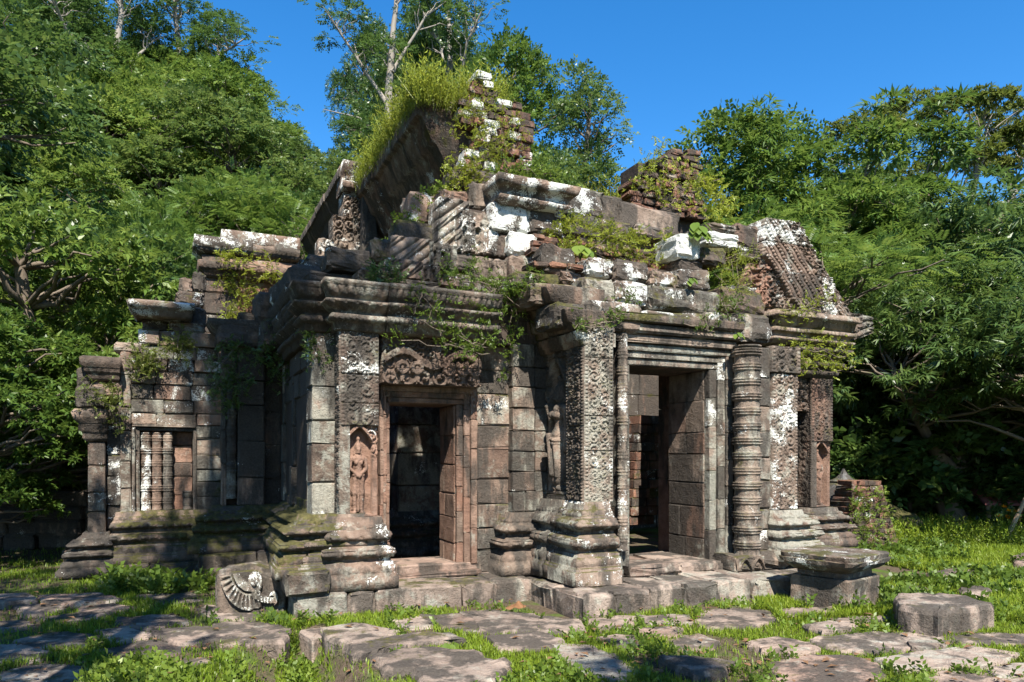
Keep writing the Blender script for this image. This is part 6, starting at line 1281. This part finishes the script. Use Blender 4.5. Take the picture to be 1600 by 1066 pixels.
o = empty('creeper', tuple(c), 0, label='yellow green creeper climbing the tapering brick pile', cat='creeper'); mk_np('foliage', V - c, F, M_VINE, o, (0, 0, 0), False, at)
def roof_grass(label, n, fu, hgt, mat, seed, name='roof_grass'):
    r = np.random.default_rng(seed); P = np.array([fu(r) for _ in range(n)]); W_ = np.array([list(wpos(*p)) for p in P]); ax = np.stack([r.normal(0, .28, n), r.normal(0, .28, n), np.ones(n)], -1)
    V, F, at = cloud(STK, W_, ax, hgt * r.uniform(.3, 1.05, n) * r.choice([1, 1, 1.7], n), .8, seed); mk_np(name, V, F, mat, None, (0, 0, 0), False, at, label=label, cat='grass', kind='stuff')
roof_grass('tall yellow green grass and seedlings on top of the nave roof', 6000, lambda r: (1.85 + 1.3 * r.random() ** 1.5, 2.0 + 4.3 * r.random() ** 1.3, 6.5 + r.uniform(-.12, .10)), .36, M_WEED, 1)
roof_grass('grass and seedlings crowning the brick gable', 800, lambda r: (r.uniform(2.6, 3.25), r.uniform(2.1, 2.7), 6.5 + r.uniform(0, .25) * (1 if r.random() < .5 else 0)), .36, M_WEED, 2)
roof_grass('tall yellow weeds with thin stems behind the brick stack', 1700, lambda r: (r.uniform(4.7, 5.7), r.uniform(2.2, 3.0), 4.75 + r.uniform(0, .55) * np.clip(1 - 0, 0, 1)), .48, M_WEED, 3)
roof_grass('weeds on the broken top of the wall between gable and brick stack', 900, lambda r: (r.uniform(3.6, 4.9), r.uniform(1.6, 2.3), 4.75 + r.uniform(0, .12)), .34, M_WEED, 4)
# plants with large leaves
def big_leaf_plant(label, px, py, v, n, L, w, seed):
    r = np.random.default_rng(seed); u, z = pv(px, py, v); o = empty('broad_leaf_plant', tuple(wpos(u, v, z)), TH, label=label, cat='plant')
    t_ = Tubes()
    for i in range(n):
        a = -math.pi / 2 + (i - (n - 1) / 2) * 2.2 / n + r.normal(0, .15); tip = np.array([math.cos(a) * .5 * L, math.sin(a) * .55 * L, L * r.uniform(.2, .95)]); t_.add(curve((0, 0, 0), tip, r, 5, .2, .05), np.full(5, .007), 5)
        V = []; F = []; m = 9; d = np.array([math.cos(a) * .8, math.sin(a) * .8, -.75]); d /= np.linalg.norm(d); s = np.cross(d, [0, 0, 1]); s /= np.linalg.norm(s); nn = np.cross(s, d)
        for k in range(m):
            t = k / (m - 1); ww = w * math.sin(math.pi * min(1, t * .92 + .08)) ** .8 * (1.25 - .5 * t); c0 = tip + d * L * t - nn * .15 * L * t * t
            V += [c0 + s * ww + nn * .12 * ww, c0, c0 - s * ww + nn * .12 * ww]
        for k in range(m - 1): F += [(3 * k, 3 * k + 1, 3 * k + 4, 3 * k + 3), (3 * k + 1, 3 * k + 2, 3 * k + 5, 3 * k + 4)]
        mk_np('leaf', np.array(V), np.array(F), M_VINE, o, (0, 0, 0), True, np.full(len(F), r.uniform(.4, .8)))
    c = bpy.data.objects.new('stem', t_.mesh('stem', M_VINE)); COL.objects.link(c); c.parent = o
big_leaf_plant('plant with two big heart shaped leaves on the blocks above the porch', 906, 408, .02, 3, .17, .075, 1)
big_leaf_plant('bushy plant with many broad bright leaves by the white block', 1088, 372, .2, 13, .19, .06, 2)
big_leaf_plant('small plant with a few broad leaves on the block right of the big heart leaves', 1076, 446, -.2, 4, .11, .035, 3)
big_leaf_plant('tiny broad leaved plant at the right end of the porch lintel', 1151, 530, -.5, 4, .09, .03, 4)
big_leaf_plant('low plant with broad leaves on the terrace edge in the foreground', *(700, 1022), -1.7, 5, .11, .035, 5)
# flowers by the hut
fx, fy = pg(1582, 850, 0); fo = empty('flower_plant', (fx, fy + .2, 0), 0, label='leafy plant with orange flowers beside the leaning pole', cat='plant'); rr = np.random.default_rng(4)
P0 = np.stack([rr.normal(0, .14, 60), rr.normal(0, .1, 60), rr.uniform(.05, .6, 60)], -1); V, F, at = cloud(SPR, P0, rr.normal(0, 1, (60, 3)) + [0, 0, .5], .22, .6, 4); mk_np('foliage', V, F, M_LEAF_MID, fo, (0, 0, 0), False, at)
for k in range(7): V, F, at = cloud([t_rosette(8, k, .9, .3)], np.zeros((1, 3)), [[0, -.4, 1]], .07, .1, k); mk_np('flower', V, F, M_FLOWER, fo, (rr.normal(0, .16), -.1, rr.uniform(.45, .68)), False, at)
